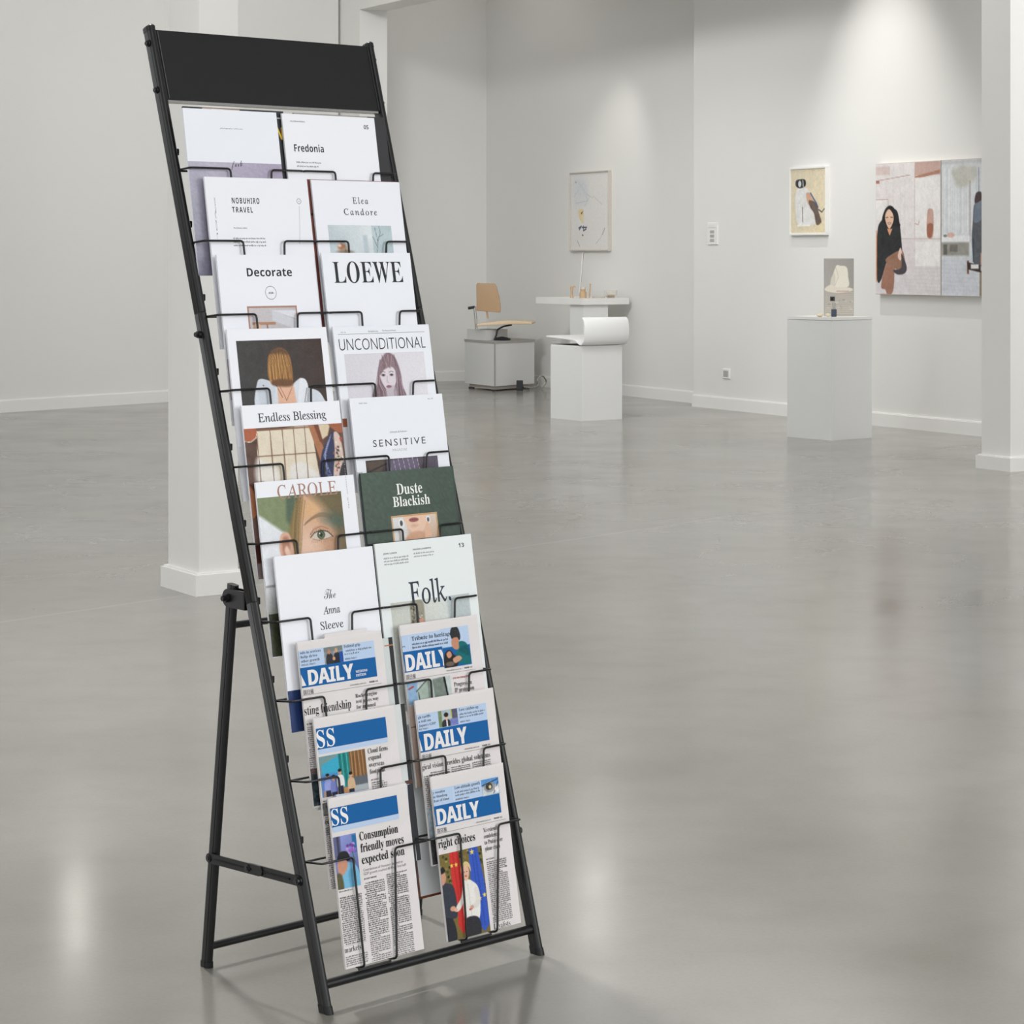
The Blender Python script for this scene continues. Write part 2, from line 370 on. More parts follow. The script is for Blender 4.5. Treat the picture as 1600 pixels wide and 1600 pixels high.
J = (-1.353, 20.46)                                     # front edge of the opening's left jamb
def hp(t, off=0): return (J[0] + dA[0] * t + nA[0] * off, J[1] + dA[1] * t + nA[1] * off)
struct('wall_opening', MB().prism([hp(-.6, .03), hp(-.44), hp(0), hp(0, .27), hp(-.6, .27)], 0, 4.6), 'wall')
struct('trim_1', MB().prism([hp(0), hp(8.64), hp(8.64, .27), hp(0, .27)], 3.405, 4.6), 'wall')
def baseboard(name, a, b, h=.098, t=.018, side=-1, m='trim'):
    d = unit(a, b); n = (-d[1] * side, d[0] * side); a2, b2 = (a[0] + n[0] * t, a[1] + n[1] * t), (b[0] + n[0] * t, b[1] + n[1] * t)
    mb = MB().prism([a, b, b2, a2], 0, h - .008)
    c, e = (a[0] + n[0] * t * .55, a[1] + n[1] * t * .55), (b[0] + n[0] * t * .55, b[1] + n[1] * t * .55)
    mb.prism([a, b, e, c], h - .008, h); return struct(name, mb, m)
baseboard('baseboard_left', LW0, LW1); baseboard('baseboard_right', RW0, RW1)
baseboard('baseboard_back', BW0, BW1); baseboard('baseboard_back_left', (-3.6, 20.9), BW0)
def column(name, base, corner, a, b, wa, wb, plinth_h, pt):
    """square gallery column: a = direction of its left face seen from the corner, b = of its right face"""
    P = lambda x, y: (corner[0] + a[0] * x + b[0] * y, corner[1] + a[1] * x + b[1] * y)
    struct(name, MB().prism([P(0, 0), P(0, wb), P(wa, wb), P(wa, 0)], 0, 4.6), 'wall')
    mb = MB().prism([P(-pt, -pt), P(-pt, wb + pt), P(wa + pt, wb + pt), P(wa + pt, -pt)], 0, plinth_h - .006)
    mb.prism([P(-pt * .6, -pt * .6), P(-pt * .6, wb + pt * .6), P(wa + pt * .6, wb + pt * .6), P(wa + pt * .6, -pt * .6)], plinth_h - .006, plinth_h)
    struct(base, mb, 'trim')
a1, b1 = (-.53, .848), (.82, .572)
column('wall_column_left', 'baseboard_column_left', (-1.122, 8.253), a1, b1, .27, .158, .081, .022)
column('wall_column_right', 'baseboard_column_right', (2.812, 13.0), (-.5, .866), (.866, .5), .24, .30, .082, .024)

# wall plates on the right wall
dR = unit(RW0, RW1); nR = (dR[1], -dR[0]); nR = (-abs(dR[1]), -abs(dR[0])); angR = math.atan2(dR[1], dR[0])
def on_right(t, z, off=0): return (RW0[0] + dR[0] * t + nR[0] * off, RW0[1] + dR[1] * t + nR[1] * off, z)
angB = math.atan2(dB[1], dB[0]); nB = (-abs(dB[1]), -abs(dB[0]))
def on_back(t, z, off=0): return (BW0[0] + dB[0] * t + nB[0] * off, BW0[1] + dB[1] * t + nB[1] * off, z)
# in these wall-mounted things: local x runs along the wall to the right, local -y faces the room
t = thing('wall_control', 'small white control plate with three buttons high on the right wall', 'switch', on_right(.214, 1.306), (0, 0, angR))
MB().box((0, -.012, 0), (.146, 0, .178), .004).build('plate', 'trim', t)
MB().box((.02, -.016, .135), (.126, -.012, .165), .002).build('display', 'plinth', t)
for k in range(3): MB().box((.045, -.017, .025 + .034 * k), (.1, -.012, .047 + .034 * k), .002).build('button', 'grey', t)
t = thing('wall_outlet', 'small square power outlet low on the right wall above the baseboard', 'outlet', on_right(.424, .247), (0, 0, angR))
MB().box((0, -.012, 0), (.108, 0, .08), .004).build('plate', 'trim', t)
MB().box((.022, -.015, .016), (.086, -.012, .064), .002).build('socket', 'grey', t)

# ------------------------------------------------------------------ pictures on the walls
def art_small():
    im = Img(448, 500, (222, 208, 178), 5)
    im.grad((216, 204, 178), (229, 214, 180), 20)
    im.smooth([(90, 150), (170, 140), (260, 190), (330, 300), (300, 380), (330, 430), (100, 430), (60, 330), (55, 220)], (226, 225, 222), 14)
    im.noise(.3, 22, c=(205, 205, 203))
    im.smooth([(200, 190), (270, 200), (320, 280), (280, 300), (220, 270)], (206, 164, 136), 12)
    im.smooth([(235, 245), (330, 270), (360, 340), (395, 420), (330, 435), (300, 350), (250, 300)], (108, 92, 82), 8)
    im.line([(255, 190), (330, 270), (350, 300)], 12, (64, 96, 140), 8)
    im.smooth([(65, 90), (120, 78), (185, 85), (190, 130), (120, 150), (65, 130)], (46, 50, 50), 6)
    im.ell(115, 115, 20, 26, (205, 205, 205), 6).line([(155, 90), (160, 135)], 10, (200, 200, 198), 4)
    im.line([(150, 300), (155, 420)], 9, (110, 105, 105), 5).line([(150, 420), (90, 440), (240, 440)], 14, (238, 237, 232), 6)
    im.line([(360, 320), (400, 340), (430, 315)], 9, (45, 52, 75), 5)
    im.poly([(340, 450), (430, 400), (430, 495), (300, 495)], (229, 214, 178), 8).noise(6, 14).noise(5, 40)
    return im
t = thing('framed_picture', 'small white-framed beige painting of a collaged figure, hung on the right wall above the pedestal', 'picture', on_right(1.357, 1.372, 0), (0, 0, angR))
f = MB()
for lo, hi in (((0, -.03, 0), (.46, 0, .016)), ((0, -.03, .496), (.46, 0, .512)), ((0, -.03, .016), (.012, 0, .496)), ((.448, -.03, .016), (.46, 0, .496))): f.box(lo, hi, .002)
f.build('frame', 'trim', t); MB().box((.012, -.02, .016), (.448, 0, .496)).build('backing_board', 'trim', t)
p = Print(436, 480); im = art_small(); im.X *= 436 / 448; im.Y *= 480 / 500; p.img(0, 0, im); o = p.build('painting', 'canvas', t, -.021); o.location = (.012, 0, .016)

def art_big_left():
    im = Img(720, 930, (222, 216, 214), 5)
    im.grad((224, 218, 216), (228, 224, 222), 30)
    im.rect(0, 20, 160, 80, (205, 180, 174), 14, .7).noise(.25, 30, c=(212, 200, 198)).rect(440, 0, 720, 95, (196, 166, 156), 5).poly([(440, 100), (720, 60), (720, 84), (440, 120)], (176, 130, 108), 4)
    im.rect(440, 110, 720, 520, (232, 228, 225), 5).line([(440, 20), (440, 780)], 4, (196, 176, 170), 4)
    im.line([(40, 118), (390, 88)], 4, (170, 130, 122)).rect(0, 118, 40, 140, (170, 115, 100), 5)
    im.rect(0, 255, 140, 400, (230, 226, 224), 4).line([(0, 255), (140, 255), (140, 330)], 6, (190, 160, 150), 4)
    for x in (120, 200, 280, 330): im.line([(x, 120), (x, 520)], 3, (212, 205, 203), 4)
    im.rect(0, 640, 720, 930, (217, 212, 213), 40)
    for k in range(9): im.line([(150 + 30 * k, 700 + 24 * k), (720, 690 + 27 * k)], 6, (206, 199, 200), 10, .6)
    im.rect(300, 540, 440, 780, (221, 212, 214), 20).rect(445, 560, 715, 730, (234, 231, 229), 6).line([(280, 535), (720, 540)], 6, (200, 182, 176), 4)
    im.smooth([(575, 520), (580, 350), (620, 330), (645, 360), (640, 520)], (196, 160, 146), 8).smooth([(580, 520), (580, 440), (640, 440), (625, 525)], (160, 104, 84), 7)
    im.line([(440, 430), (480, 440), (490, 415)], 6, (190, 160, 150), 5)
    # seated woman in black
    im.smooth([(15, 830), (10, 600), (25, 450), (80, 390), (110, 330), (230, 330), (270, 420), (300, 620), (290, 700), (200, 740), (130, 700), (60, 830)], (42, 43, 45), 5)
    im.smooth([(80, 420), (95, 340), (150, 300), (210, 320), (245, 400), (280, 440), (240, 450)], (34, 32, 33), 5)
    im.smooth([(110, 360), (150, 325), (195, 360), (200, 410), (155, 465), (112, 410)], (226, 188, 162), 5)
    im.line([(115, 385), (140, 383)], 7, (110, 80, 68), 4).line([(170, 383), (195, 385)], 7, (110, 80, 68), 4).ell(155, 425, 20, 9, (150, 80, 66), 4).ell(155, 424, 13, 4, (240, 232, 226), 3)
    im.poly([(130, 465), (190, 465), (158, 515)], (218, 158, 120), 5)
    im.smooth([(60, 880), (95, 760), (150, 690), (240, 690), (215, 760), (200, 900), (140, 950), (110, 900)], (160, 116, 98), 7)
    im.smooth([(110, 690), (200, 640), (300, 620), (330, 700), (300, 760), (200, 740)], (150, 112, 92), 7).smooth([(250, 660), (280, 600), (300, 650), (280, 690)], (230, 200, 185), 6)
    im.smooth([(290, 640), (350, 730), (330, 780), (250, 790), (200, 760), (290, 740)], (72, 66, 70), 7)
    im.line([(8, 480), (6, 840)], 10, (222, 138, 90), 5).ell(80, 960, 70, 35, (206, 180, 174), 12).noise(5, 16).noise(5, 45)
    return im
def art_big_right():
    im = Img(720, 930, (214, 216, 219), 5)
    for k in range(28): im.line([(10 + k * 24, 60), (10 + k * 24, 500)], 9, random.choice([(224, 226, 228), (198, 202, 206), (232, 233, 234)]), 6, .8)
    im.smooth([(120, 60), (340, 50), (360, 130), (240, 190), (150, 170)], (190, 188, 176), 30, .8).rect(0, 0, 720, 30, (196, 196, 198), 20)
    im.line([(300, 150), (300, 560)], 8, (150, 132, 122), 4).line([(390, 60), (392, 300)], 7, (130, 132, 138), 4).line([(430, 60), (432, 300)], 6, (150, 150, 155), 4)
    im.rect(0, 520, 300, 560, (228, 228, 230), 6).ell(100, 515, 40, 18, (214, 178, 164), 8).ell(40, 520, 20, 9, (120, 130, 124), 6)
    im.rect(0, 565, 290, 660, (150, 148, 140), 14).rect(20, 580, 60, 650, (100, 98, 92), 8).rect(90, 580, 170, 630, (120, 118, 110), 10)
    im.rect(0, 660, 720, 930, (203, 206, 212), 30)
    for k in range(8): im.line([(0, 690 + 28 * k), (720, 700 + 30 * k)], 6, (190, 193, 198), 10, .6)
    im.smooth([(330, 420), (345, 310), (400, 290), (440, 420), (470, 560), (470, 700), (350, 720), (320, 560)], (92, 94, 100), 6)
    im.smooth([(350, 300), (365, 230), (420, 228), (425, 300), (430, 400), (345, 430)], (116, 126, 140), 6).smooth([(352, 300), (360, 240), (400, 225), (425, 250), (430, 275)], (74, 56, 58), 5)
    im.rect(330, 540, 345, 700, (66, 78, 92), 5).rect(270, 690, 290, 780, (120, 76, 56), 6).poly([(270, 700), (410, 720), (410, 770), (280, 750)], (60, 46, 42), 6).rect(310, 715, 390, 745, (226, 226, 226), 4)
    im.rect(405, 760, 460, 930, (60, 54, 48), 6).rect(400, 770, 425, 930, (140, 126, 104), 5).rect(450, 650, 470, 880, (50, 76, 110), 5).rect(410, 640, 450, 720, (210, 164, 140), 6).noise(6, 16).noise(6, 45)
    return im
t = thing('photo_diptych', 'large two-panel photograph of a seated woman in black, on the right wall', 'picture', on_right(2.43, .942, 0), (0, 0, angR))
for k, (x0, w, art) in enumerate(((0, .722, art_big_left), (.728, .722, art_big_right))):
    b = MB().box((x0, -.042, 0), (x0 + w, 0, .934), .002).build('panel', 'wood', t)
    im = art(); im.X *= (w * 1000 - 6) / im.w; im.Y *= 926 / im.h
    pr = Print(w * 1000 - 6, 926); pr.img(0, 0, im); q = pr.build('print', 'canvas', b, -.0425); q.location = (x0 + .003, 0, .004)

def art_drawing():
    im = Img(716, 690, (226, 224, 220), 5)
    im.smooth([(40, 60), (300, 50), (330, 260), (180, 310), (50, 280)], (214, 216, 219), 60, .7)
    for a in ([(120, 60), (300, 190), (420, 230)], [(60, 210), (190, 120), (240, 90)], [(150, 90), (330, 210)], [(90, 270), (330, 250), (230, 150)], [(260, 300), (360, 210)], [(420, 210), (590, 290)]): im.line(a, 5, (188, 192, 200), 5)
    im.ell(200, 140, 110, 70, (208, 212, 218), 20, 0, .5).ell(95, 80, 9, 9, (150, 150, 150), 4)
    im.smooth([(150, 330), (230, 330), (235, 400), (190, 430), (150, 380)], (226, 206, 160), 10).poly([(190, 360), (240, 340), (200, 375)], (54, 52, 50), 4).rect(195, 380, 245, 450, (230, 214, 180), 8)
    for a in ([(150, 495), (200, 480), (160, 510)], [(215, 490), (300, 490)], [(235, 480), (240, 520), (290, 505)]): im.line(a, 12, (62, 74, 98), 5)
    im.ell(225, 560, 12, 9, (90, 88, 80), 4).line([(635, 500), (560, 590), (470, 640)], 5, (180, 176, 172), 4).line([(640, 500), (600, 560)], 6, (140, 128, 120), 4)
    im.line([(120, 610), (170, 660)], 6, (150, 140, 140), 4)
    return im
t = thing('framed_drawing', 'thin wood-framed pale abstract drawing hung on the back wall above the white table', 'picture', on_back(1.802, 1.262, 0), (0, 0, angB))
f = MB()
for lo, hi in (((0, -.035, 0), (.736, 0, .012)), ((0, -.035, .7), (.736, 0, .712)), ((0, -.035, .012), (.009, 0, .7)), ((.727, -.035, .012), (.736, 0, .7))): f.box(lo, hi, .002)
f.build('frame', 'wood', t); MB().box((.012, -.02, .012), (.724, 0, .7)).build('backing_board', 'trim', t)
im = art_drawing(); im.X *= 712 / 716; im.Y *= 688 / 690; pr = Print(712, 688); pr.img(0, 0, im); q = pr.build('drawing', 'canvas', t, -.021); q.location = (.012, 0, .012)
t = tag(MB().tube([on_back(2.06, 1.258, .012), on_back(2.02, 1.245, .012), on_back(2.0, 1.1, .012), on_back(1.955, .88, .012)], .006, 8, .02).build('hanging_cord', 'trim', None, True),
        'thin white cord running down the back wall from the framed drawing to the table', 'cord')

# ------------------------------------------------------------------ pedestals and what stands on them
def frame2(corner, a, b):
    return lambda x, y: (corner[0] + a[0] * x + b[0] * y, corner[1] + a[1] * x + b[1] * y)
aP, bP = (-.616, .788), (.788, .616)
P = frame2((2.104, 15.177), aP, bP)
t = thing('pedestal', 'tall white square pedestal in front of the right wall carrying a propped photo panel', 'pedestal', (*P(.2, .19), 0))
rel = lambda q: (q[0] - P(.2, .19)[0], q[1] - P(.2, .19)[1])
MB().prism([rel(P(0, 0)), rel(P(0, .385)), rel(P(.41, .385)), rel(P(.41, 0))], 0, .79).build('body', 'plinth', t)
MB().prism([rel(P(-.002, -.002)), rel(P(-.002, .387)), rel(P(.412, .387)), rel(P(.412, -.002))], .792, .812).build('top', 'trim', t)
def art_panel():
    im = Img(197, 385, (178, 174, 168), 2.5)
    im.grad((182, 178, 172), (168, 164, 158), 0)
    im.rect(0, 200, 197, 385, (196, 190, 180), 8)
    for k in range(14): im.line([(0, 205 + k * 13), (197, 207 + k * 13)], 2.5, random.choice([(160, 152, 144), (172, 160, 150), (150, 144, 138)]), 3, .8)
    for k in range(30): im.rect(x := random.uniform(0, 180), y := random.uniform(270, 370), x + random.uniform(6, 22), y + 9, random.choice([(170, 164, 156), (206, 200, 190), (186, 178, 168)]), 2)
    im.smooth([(50, 190), (75, 55), (110, 48), (150, 58), (160, 120), (158, 190)], (244, 238, 222), 5).smooth([(45, 130), (70, 100), (70, 180), (40, 190)], (226, 220, 206), 5)
    im.smooth([(0, 210), (40, 175), (80, 190), (170, 195), (185, 215), (80, 230)], (236, 228, 212), 6).line([(75, 60), (95, 120), (70, 180)], 3, (212, 204, 188), 3)
    im.rect(38, 255, 70, 285, (66, 64, 64), 3).rect(44, 262, 58, 282, (24, 24, 26), 2).rect(80, 215, 165, 222, (206, 176, 166), 3).rect(80, 240, 170, 247, (206, 176, 166), 3)
    im.rect(55, 330, 72, 360, (120, 128, 136), 4)
    return im
t = thing('propped_photograph', 'small upright grey photo panel of a pale mound, standing on the tall pedestal', 'picture', (2.098, 15.48, .812), (0, 0, R_(2)))
MB().box((0, 0, 0), (.2, .016, .388), .001).build('panel', 'grey', t)
pr = Print(197, 385); pr.img(0, 0, art_panel()); q = pr.build('print', 'canvas', t, -.0005); q.location = (.0015, 0, .0015)
def pebble(loc, r, label, m='stone'):
    bm = bmesh.new(); bmesh.ops.create_icosphere(bm, subdivisions=2, radius=1)
    for v in bm.verts: v.co = Vector((v.co.x * r[0], v.co.y * r[1], v.co.z * r[2])) * random.uniform(.93, 1.07)
    zmin = min(v.co.z for v in bm.verts)
    for v in bm.verts: v.co.z -= zmin
    o = MB().bm(bm).build('stone_fragment', m, None, True); o.location = loc; tag(o, label, 'stone', 'stone fragments on the pedestal'); return o
pebble((2.045, 15.31, .812), (.024, .02, .013), 'flat cream stone fragment farthest left on the tall pedestal')
pebble((2.098, 15.30, .812), (.017, .016, .012), 'rounded cream stone fragment between the flat stone and the dark block')
b = thing('perfume_bottle', 'small dark blue square bottle with grey stopper beside the stones on the pedestal', 'bottle', (2.142, 15.33, .812))
MB().box((-.017, -.012, 0), (.017, .012, .05), .003).build('body', 'slate', b); MB().cyl((0, 0, .05), (0, 0, .072), .006).cyl((0, 0, .066), (0, 0, .092), .012).build('stopper', 'grey', b)

# curved white chair on the low pedestal
aC, bC = (-.56, .829), (.829, .56)
P = frame2((.514, 16.971), aC, bC); c0 = P(.18, .19)
rel = lambda x, y, z: (P(x, y)[0] - c0[0], P(x, y)[1] - c0[1], z)
t = thing('pedestal', 'low white square pedestal under the curved white chair', 'pedestal', (*c0, 0))
MB().prism([rel(0, 0, 0)[:2], rel(0, .37, 0)[:2], rel(.40, .37, 0)[:2], rel(.40, 0, 0)[:2]], 0, .545).build('body', 'plinth', t)
MB().prism([rel(.004, .004, 0)[:2], rel(.004, .366, 0)[:2], rel(.396, .366, 0)[:2], rel(.396, .004, 0)[:2]], .545, .553).build('top', 'trim', t)
t = thing('shell_chair', 'white chair of one curved moulded shell with rolled backrest, on the low pedestal', 'chair', (*c0, .553))
def shell(profile, thick, y0, y1, name, m, z_off=0):
    pr = [Vector(p) for p in profile]; out = []
    for k in range(len(pr)):
        d = (pr[min(k + 1, len(pr) - 1)] - pr[max(k - 1, 0)]).normalized(); out.append(pr[k] + Vector((-d.y, d.x)) * thick)
    ring = pr + out[::-1]
    ys = [y0, y0 + .006, y1 - .006, y1]; ins = [.4, 0, 0, .4]; rings = []
    for yy, q in zip(ys, ins):
        mid = [(pr[k] + out[k]) / 2 for k in range(len(pr))]; mids = mid + mid[::-1]
        rings.append([rel(*( (1 - q) * ring[i].x + q * mids[i].x, yy), (1 - q) * ring[i].y + q * mids[i].y - 0) for i in range(len(ring))])
    mb = MB(); n = len(ring)
    mb.loft(rings, caps=True); return mb.build(name, m, t, True)
prof = [(.44, .066), (.3, .06), (.14, .052), (.07, .044), (.03, .026), (.0, .018), (-.026, .032), (-.04, .07), (-.044, .115), (-.04, .155), (-.03, .185), (-.014, .2)]
def fil(p):
    P_ = [Vector(q) for q in p]; out = []
    for i in range(len(P_) - 1):
        p0, p1, p2, p3 = P_[max(i - 1, 0)], P_[i], P_[i + 1], P_[min(i + 2, len(P_) - 1)]
        for k in range(5):
            u = k / 5; out.append(.5 * (2 * p1 + (p2 - p0) * u + (2 * p0 - 5 * p1 + 4 * p2 - p3) * u * u + (3 * p1 - p0 - 3 * p2 + p3) * u ** 3))
    return out + [P_[-1]]
shell(fil(prof), .014, -.012, .395, 'shell', 'white')
shell([(.40, .002), (.05, .002)], .03, .01, .38, 'seat_cushion', 'dark')

# tan chair on the white cabinet, far back
aK, bK = (-.45, .893), (.60, .80)
P = frame2((-.155, 20.693), aK, bK); c1 = P(.3, .25)
rel = lambda x, y: (P(x, y)[0] - c1[0], P(x, y)[1] - c1[1])
quad = lambda x0, y0, x1, y1: [rel(x0, y0), rel(x0, y1), rel(x1, y1), rel(x1, y0)]
t = thing('display_cabinet', 'white boxy cabinet under the tan swivel chair in the far corner', 'cabinet', (*c1, 0))
MB().prism(quad(0, 0, .62, .60), .045, .43).build('body', 'plinth', t)
MB().prism(quad(-.006, -.006, .006, .006), .045, .43).build('corner_strip', 'grey', t)
MB().prism(quad(.03, .03, .57, .55), .012, .045).build('plinth_base', 'wood', t)
MB().prism(quad(-.006, -.006, .626, .61), .43, .45).build('top', 'grey', t)
MB().prism(quad(.2, .02, .6, .34), .45, .545).build('riser_box', 'plinth', t)
for x, y in ((.03, .03), (.52, .03), (.03, .5)): MB().cyl((*rel(x, y), 0), (*rel(x, y), .014), .028).build('foot', 'dark', t)
t2 = thing('power_cable', 'black plug adapter with a curled grey cable on the floor beside the white cabinet', 'cable', (.07, 20.85, 0))
MB().box((-.03, -.03, 0), (.03, .03, .09), .006).build('adapter', 'dark', t2)
MB().tube([(.03, 0, .03), (.1, .05, .02), (.17, .12, .03), (.16, .1, .1), (.21, .16, .13), (.25, .22, .07), (.2, .2, .012)], .008, 8, .03).build('lead', 'chrome', t2, True)
zt = .545
t = thing('swivel_chair', 'tan leather swivel chair with wedge backrest standing on the white cabinet', 'chair', (-.2, 21.0, zt))
def slab(outline, origin, ux, uy, uz, th, bev=.008):
    """outline in the ux-uz plane, thickness along uy, softly bevelled"""
    bm = bmesh.new(); vs = [bm.verts.new(Vector(origin) + Vector(ux) * x + Vector(uz) * z) for x, z in outline]
    fce = bm.faces.new(vs); r = bmesh.ops.extrude_face_region(bm, geom=[fce]); bmesh.ops.translate(bm, vec=Vector(uy) * th, verts=[v for v in r['geom'] if isinstance(v, bmesh.types.BMVert)])
    bmesh.ops.recalc_face_normals(bm, faces=bm.faces); bmesh.ops.bevel(bm, geom=list(bm.edges), offset=bev, segments=3, profile=.6, affect='EDGES', clamp_overlap=True); return bm
MB().bm(slab([(-.125, .172), (.092, .155), (.095, .2), (.085, .29), (.058, .39), (.04, .42), (-.12, .426), (-.127, .41)], (0, 0, 0), (1, -.12, 0), (.1, .5, 0), (0, 0, 1), .05)).build('backrest', 'leather', t, True)
MB().bm(slab([(-.126, .172), (.09, .156), (.04, .42), (-.122, .426)], (-.006, .022, 0), (1, -.12, 0), (.1, .5, 0), (0, 0, 1), .03, .004)).build('backrest_shell', 'trim', t, True)
seat = MB(); n = 14; top = []; bot = []
for k in range(n + 1):
    u = k / n; x = -.12 + .5 * u; tz = .045 + .03 * math.sin(u * math.pi * .8) ; th = .018 + .03 * u * (1 - u) * 2
    top.append((x, tz)); bot.append((x, tz - th))
sb = slab(top + bot[::-1], (0, -.14, .01), (1, -.12, 0), (.1, .9, 0), (0, 0, 1), .38, .006)
seat.bm(sb).build('seat', 'cream', t, True)
MB().tube([(-.125, .02, .0), (-.13, .02, .1), (-.142, .02, .21)], .012, 10, .02).build('back_support', 'chrome', t, True)
MB().tube([(-.2, .01, .195), (-.14, .02, .205)], .013, 8).build('back_knob', 'dark', t, True)
MB().tube([(-.02, .03, .1), (-.03, .03, .165)], .008, 8).build('back_bracket', 'amber', t, True)
MB().tube([(.2, -.02, .045), (.12, -.02, .03), (.065, -.02, .0), (.06, -.02, -.04), (.045, -.02, -.08)], .008, 10, .02).build('stem', 'steel', t, True)
MB().lathe([(.0, 0), (.075, .004), (.08, .014), (.05, .026), (.012, .034), (.0, .034)], (.11, -.06, -.095)).build('base', 'dark', t, True)

# white wall table behind the curved chair
aT, bT = (-.50, .866), (.80, .60)
P = frame2((.60, 19.60), aT, bT); c2 = P(.35, .2)
rel = lambda x, y: (P(x, y)[0] - c2[0], P(x, y)[1] - c2[1])
t = thing('display_table', 'white display table with thick slab top below the framed drawing', 'table', (*c2, 0))
MB().prism(quad(0, 0, .78, .515), .800, .855).build('tabletop', 'trim', t)
MB().prism(quad(.03, .03, .25, .30), 0, .800).build('pedestal_leg', 'plinth', t)
tz = .855
def on_table(x, y): return (*P(x, y), tz)
o = MB().lathe([(.0, 0), (.017, 0), (.012, .02), (.009, .05), (.014, .08), (.011, .098), (.0, .102)], (0, 0, 0), 14).tube([(0, 0, .085), (.02, 0, .1), (.03, 0, .09)], .006, 6).build('wooden_figurine', 'amber', None, True)
o.location = on_table(.28, .07); tag(o, 'small amber wooden figurine farthest left on the white table', 'figurine')
b = thing('jar', 'small amber glass jar with lid in the middle of the white table', 'jar', on_table(.17, .12))
MB().lathe([(.0, 0), (.03, 0), (.03, .05), (.022, .06), (.022, .075), (.0, .075)], (0, 0, 0), 16).build('body', 'amber', b, True); MB().cyl((0, 0, .075), (0, 0, .092), .024).build('lid', 'wood', b, True)
o = MB().tube([(0, 0, 0), (.004, 0, .06), (.008, 0, .122)], .006, 8).build('wooden_spoon', 'amber', None, True); o.location = on_table(.14, .17); tag(o, 'thin upright wooden stick beside the amber jar on the table', 'stick')
o = MB().lathe([(.0, .004), (.05, .004), (.058, .012), (.06, .012), (.052, 0), (.0, 0)], (0, 0, 0), 20).build('saucer', 'wood', None, True); o.location = on_table(.12, .26); tag(o, 'shallow pale dish lying between jar and glass bowl on the table', 'dish')
b = thing('glass_bowl', 'clear glass bowl holding amber pieces at the right end of the table', 'bowl', on_table(.1, .38))
MB().lathe([(.0, .003), (.03, .003), (.05, .03), (.055, .065), (.058, .065), (.053, .028), (.032, 0), (.0, 0)], (0, 0, 0), 24).build('bowl', 'glass', b, True)
MB().lathe([(.0, .006), (.028, .006), (.036, .02), (.02, .026), (.0, .028)], (0, 0, 0), 16).build('contents', 'amber', b, True)

# ------------------------------------------------------------------ the magazine rack
TH, AL = R_(42.517), R_(16.793); O = (-.29845, 3.70195, 0); RW_ = .465; SPL = .00835; SL = 1.686
S1, DS = 1.42489, .13192
ca, sa = math.cos(AL), math.sin(AL)
def RP(u, s, d): return (u, s * sa - d * ca, s * ca + d * sa)
rack = thing('magazine_rack', 'tall leaning black steel magazine rack with ten tiers of wire pockets', 'magazine rack', O, (0, 0, TH))
def lu(s): return -SPL * s
def ru(s): return RW_ + SPL * s
def oval(hw, hd, r=.0052, groove=True):
    pts = []
    for cx, cy, a0 in ((hw - r, hd - r, 0), (-hw + r, hd - r, 90), (-hw + r, -hd + r, 180), (hw - r, -hd + r, 270)):
        for k in range(5):
            a = R_(a0 + 22.5 * k); pts.append((cx + r * math.cos(a), cy + r * math.sin(a)))
        if groove and a0 == 90:
            pts += [(-hw, .0045), (-hw + .0012, .0038), (-hw + .0012, .0028), (-hw, .0021)]
        if groove and a0 == 270:
            pts += [(hw, .0021), (hw - .0012, .0028), (hw - .0012, .0038), (hw, .0045)]
    return pts
prof_post = oval(.0062, .0128)
def post(side):
    U = lu if side < 0 else ru; mb = MB(); rings = []
    cuts = [None, .6655, .6662, .6668, .6675, 1.1665, 1.1672, 1.1678, 1.1685, SL]
    for c in cuts:
        k = .93 if c in (.6662, .6668, 1.1672, 1.1678) else 1
        ring = []
        for x, d in prof_post:
            s = c if c is not None else (.012 - d * sa) / ca
            ring.append(RP(U(s) + x * k, s, d * k))
        rings.append(ring)
    return mb.loft(rings).build('side_post', 'black', rack, True)
for side in (-1, 1):
    p = post(side); U = lu if side < 0 else ru
    r0 = [RP(U(SL) + x * 1.08, SL - .004, d * 1.06) for x, d in prof_post]; r1 = [RP(U(SL) + x * 1.08, SL + .004, d * 1.06) for x, d in prof_post]; r2 = [RP(U(SL) + x * .7, SL + .007, d * .85) for x, d in prof_post]
    MB().loft([r0, r1, r2]).build('end_cap', 'plastic', p, True)
    f0 = []; f1 = []
    for x, d in prof_post:
        f0.append((U(0) + x * 1.15, (-d * sa / ca) * sa - d * 1.1 * ca, 0)); s = (.012 - d * sa) / ca; f1.append(RP(U(s) + x * 1.12, s, d * 1.08))
    MB().loft([f0, f1]).build('foot_cap', 'plastic', p, True)
    o = U(0)
    for s in (1.66, 1.573, 1.131):     # socket bolts on the outer face
        c = RP(U(s) + side * .0062, s, -.002 if s < 1.2 else 0); x = c[0]
        l = .006 if s > 1.2 else .011
        MB().cyl((x, c[1], c[2]), (x + side * l * .55, c[1], c[2]), .0062, 18).cyl((x + side * l * .5, c[1], c[2]), (x + side * l, c[1], c[2]), .0042, 8).build('bolt', 'plastic', p, True)
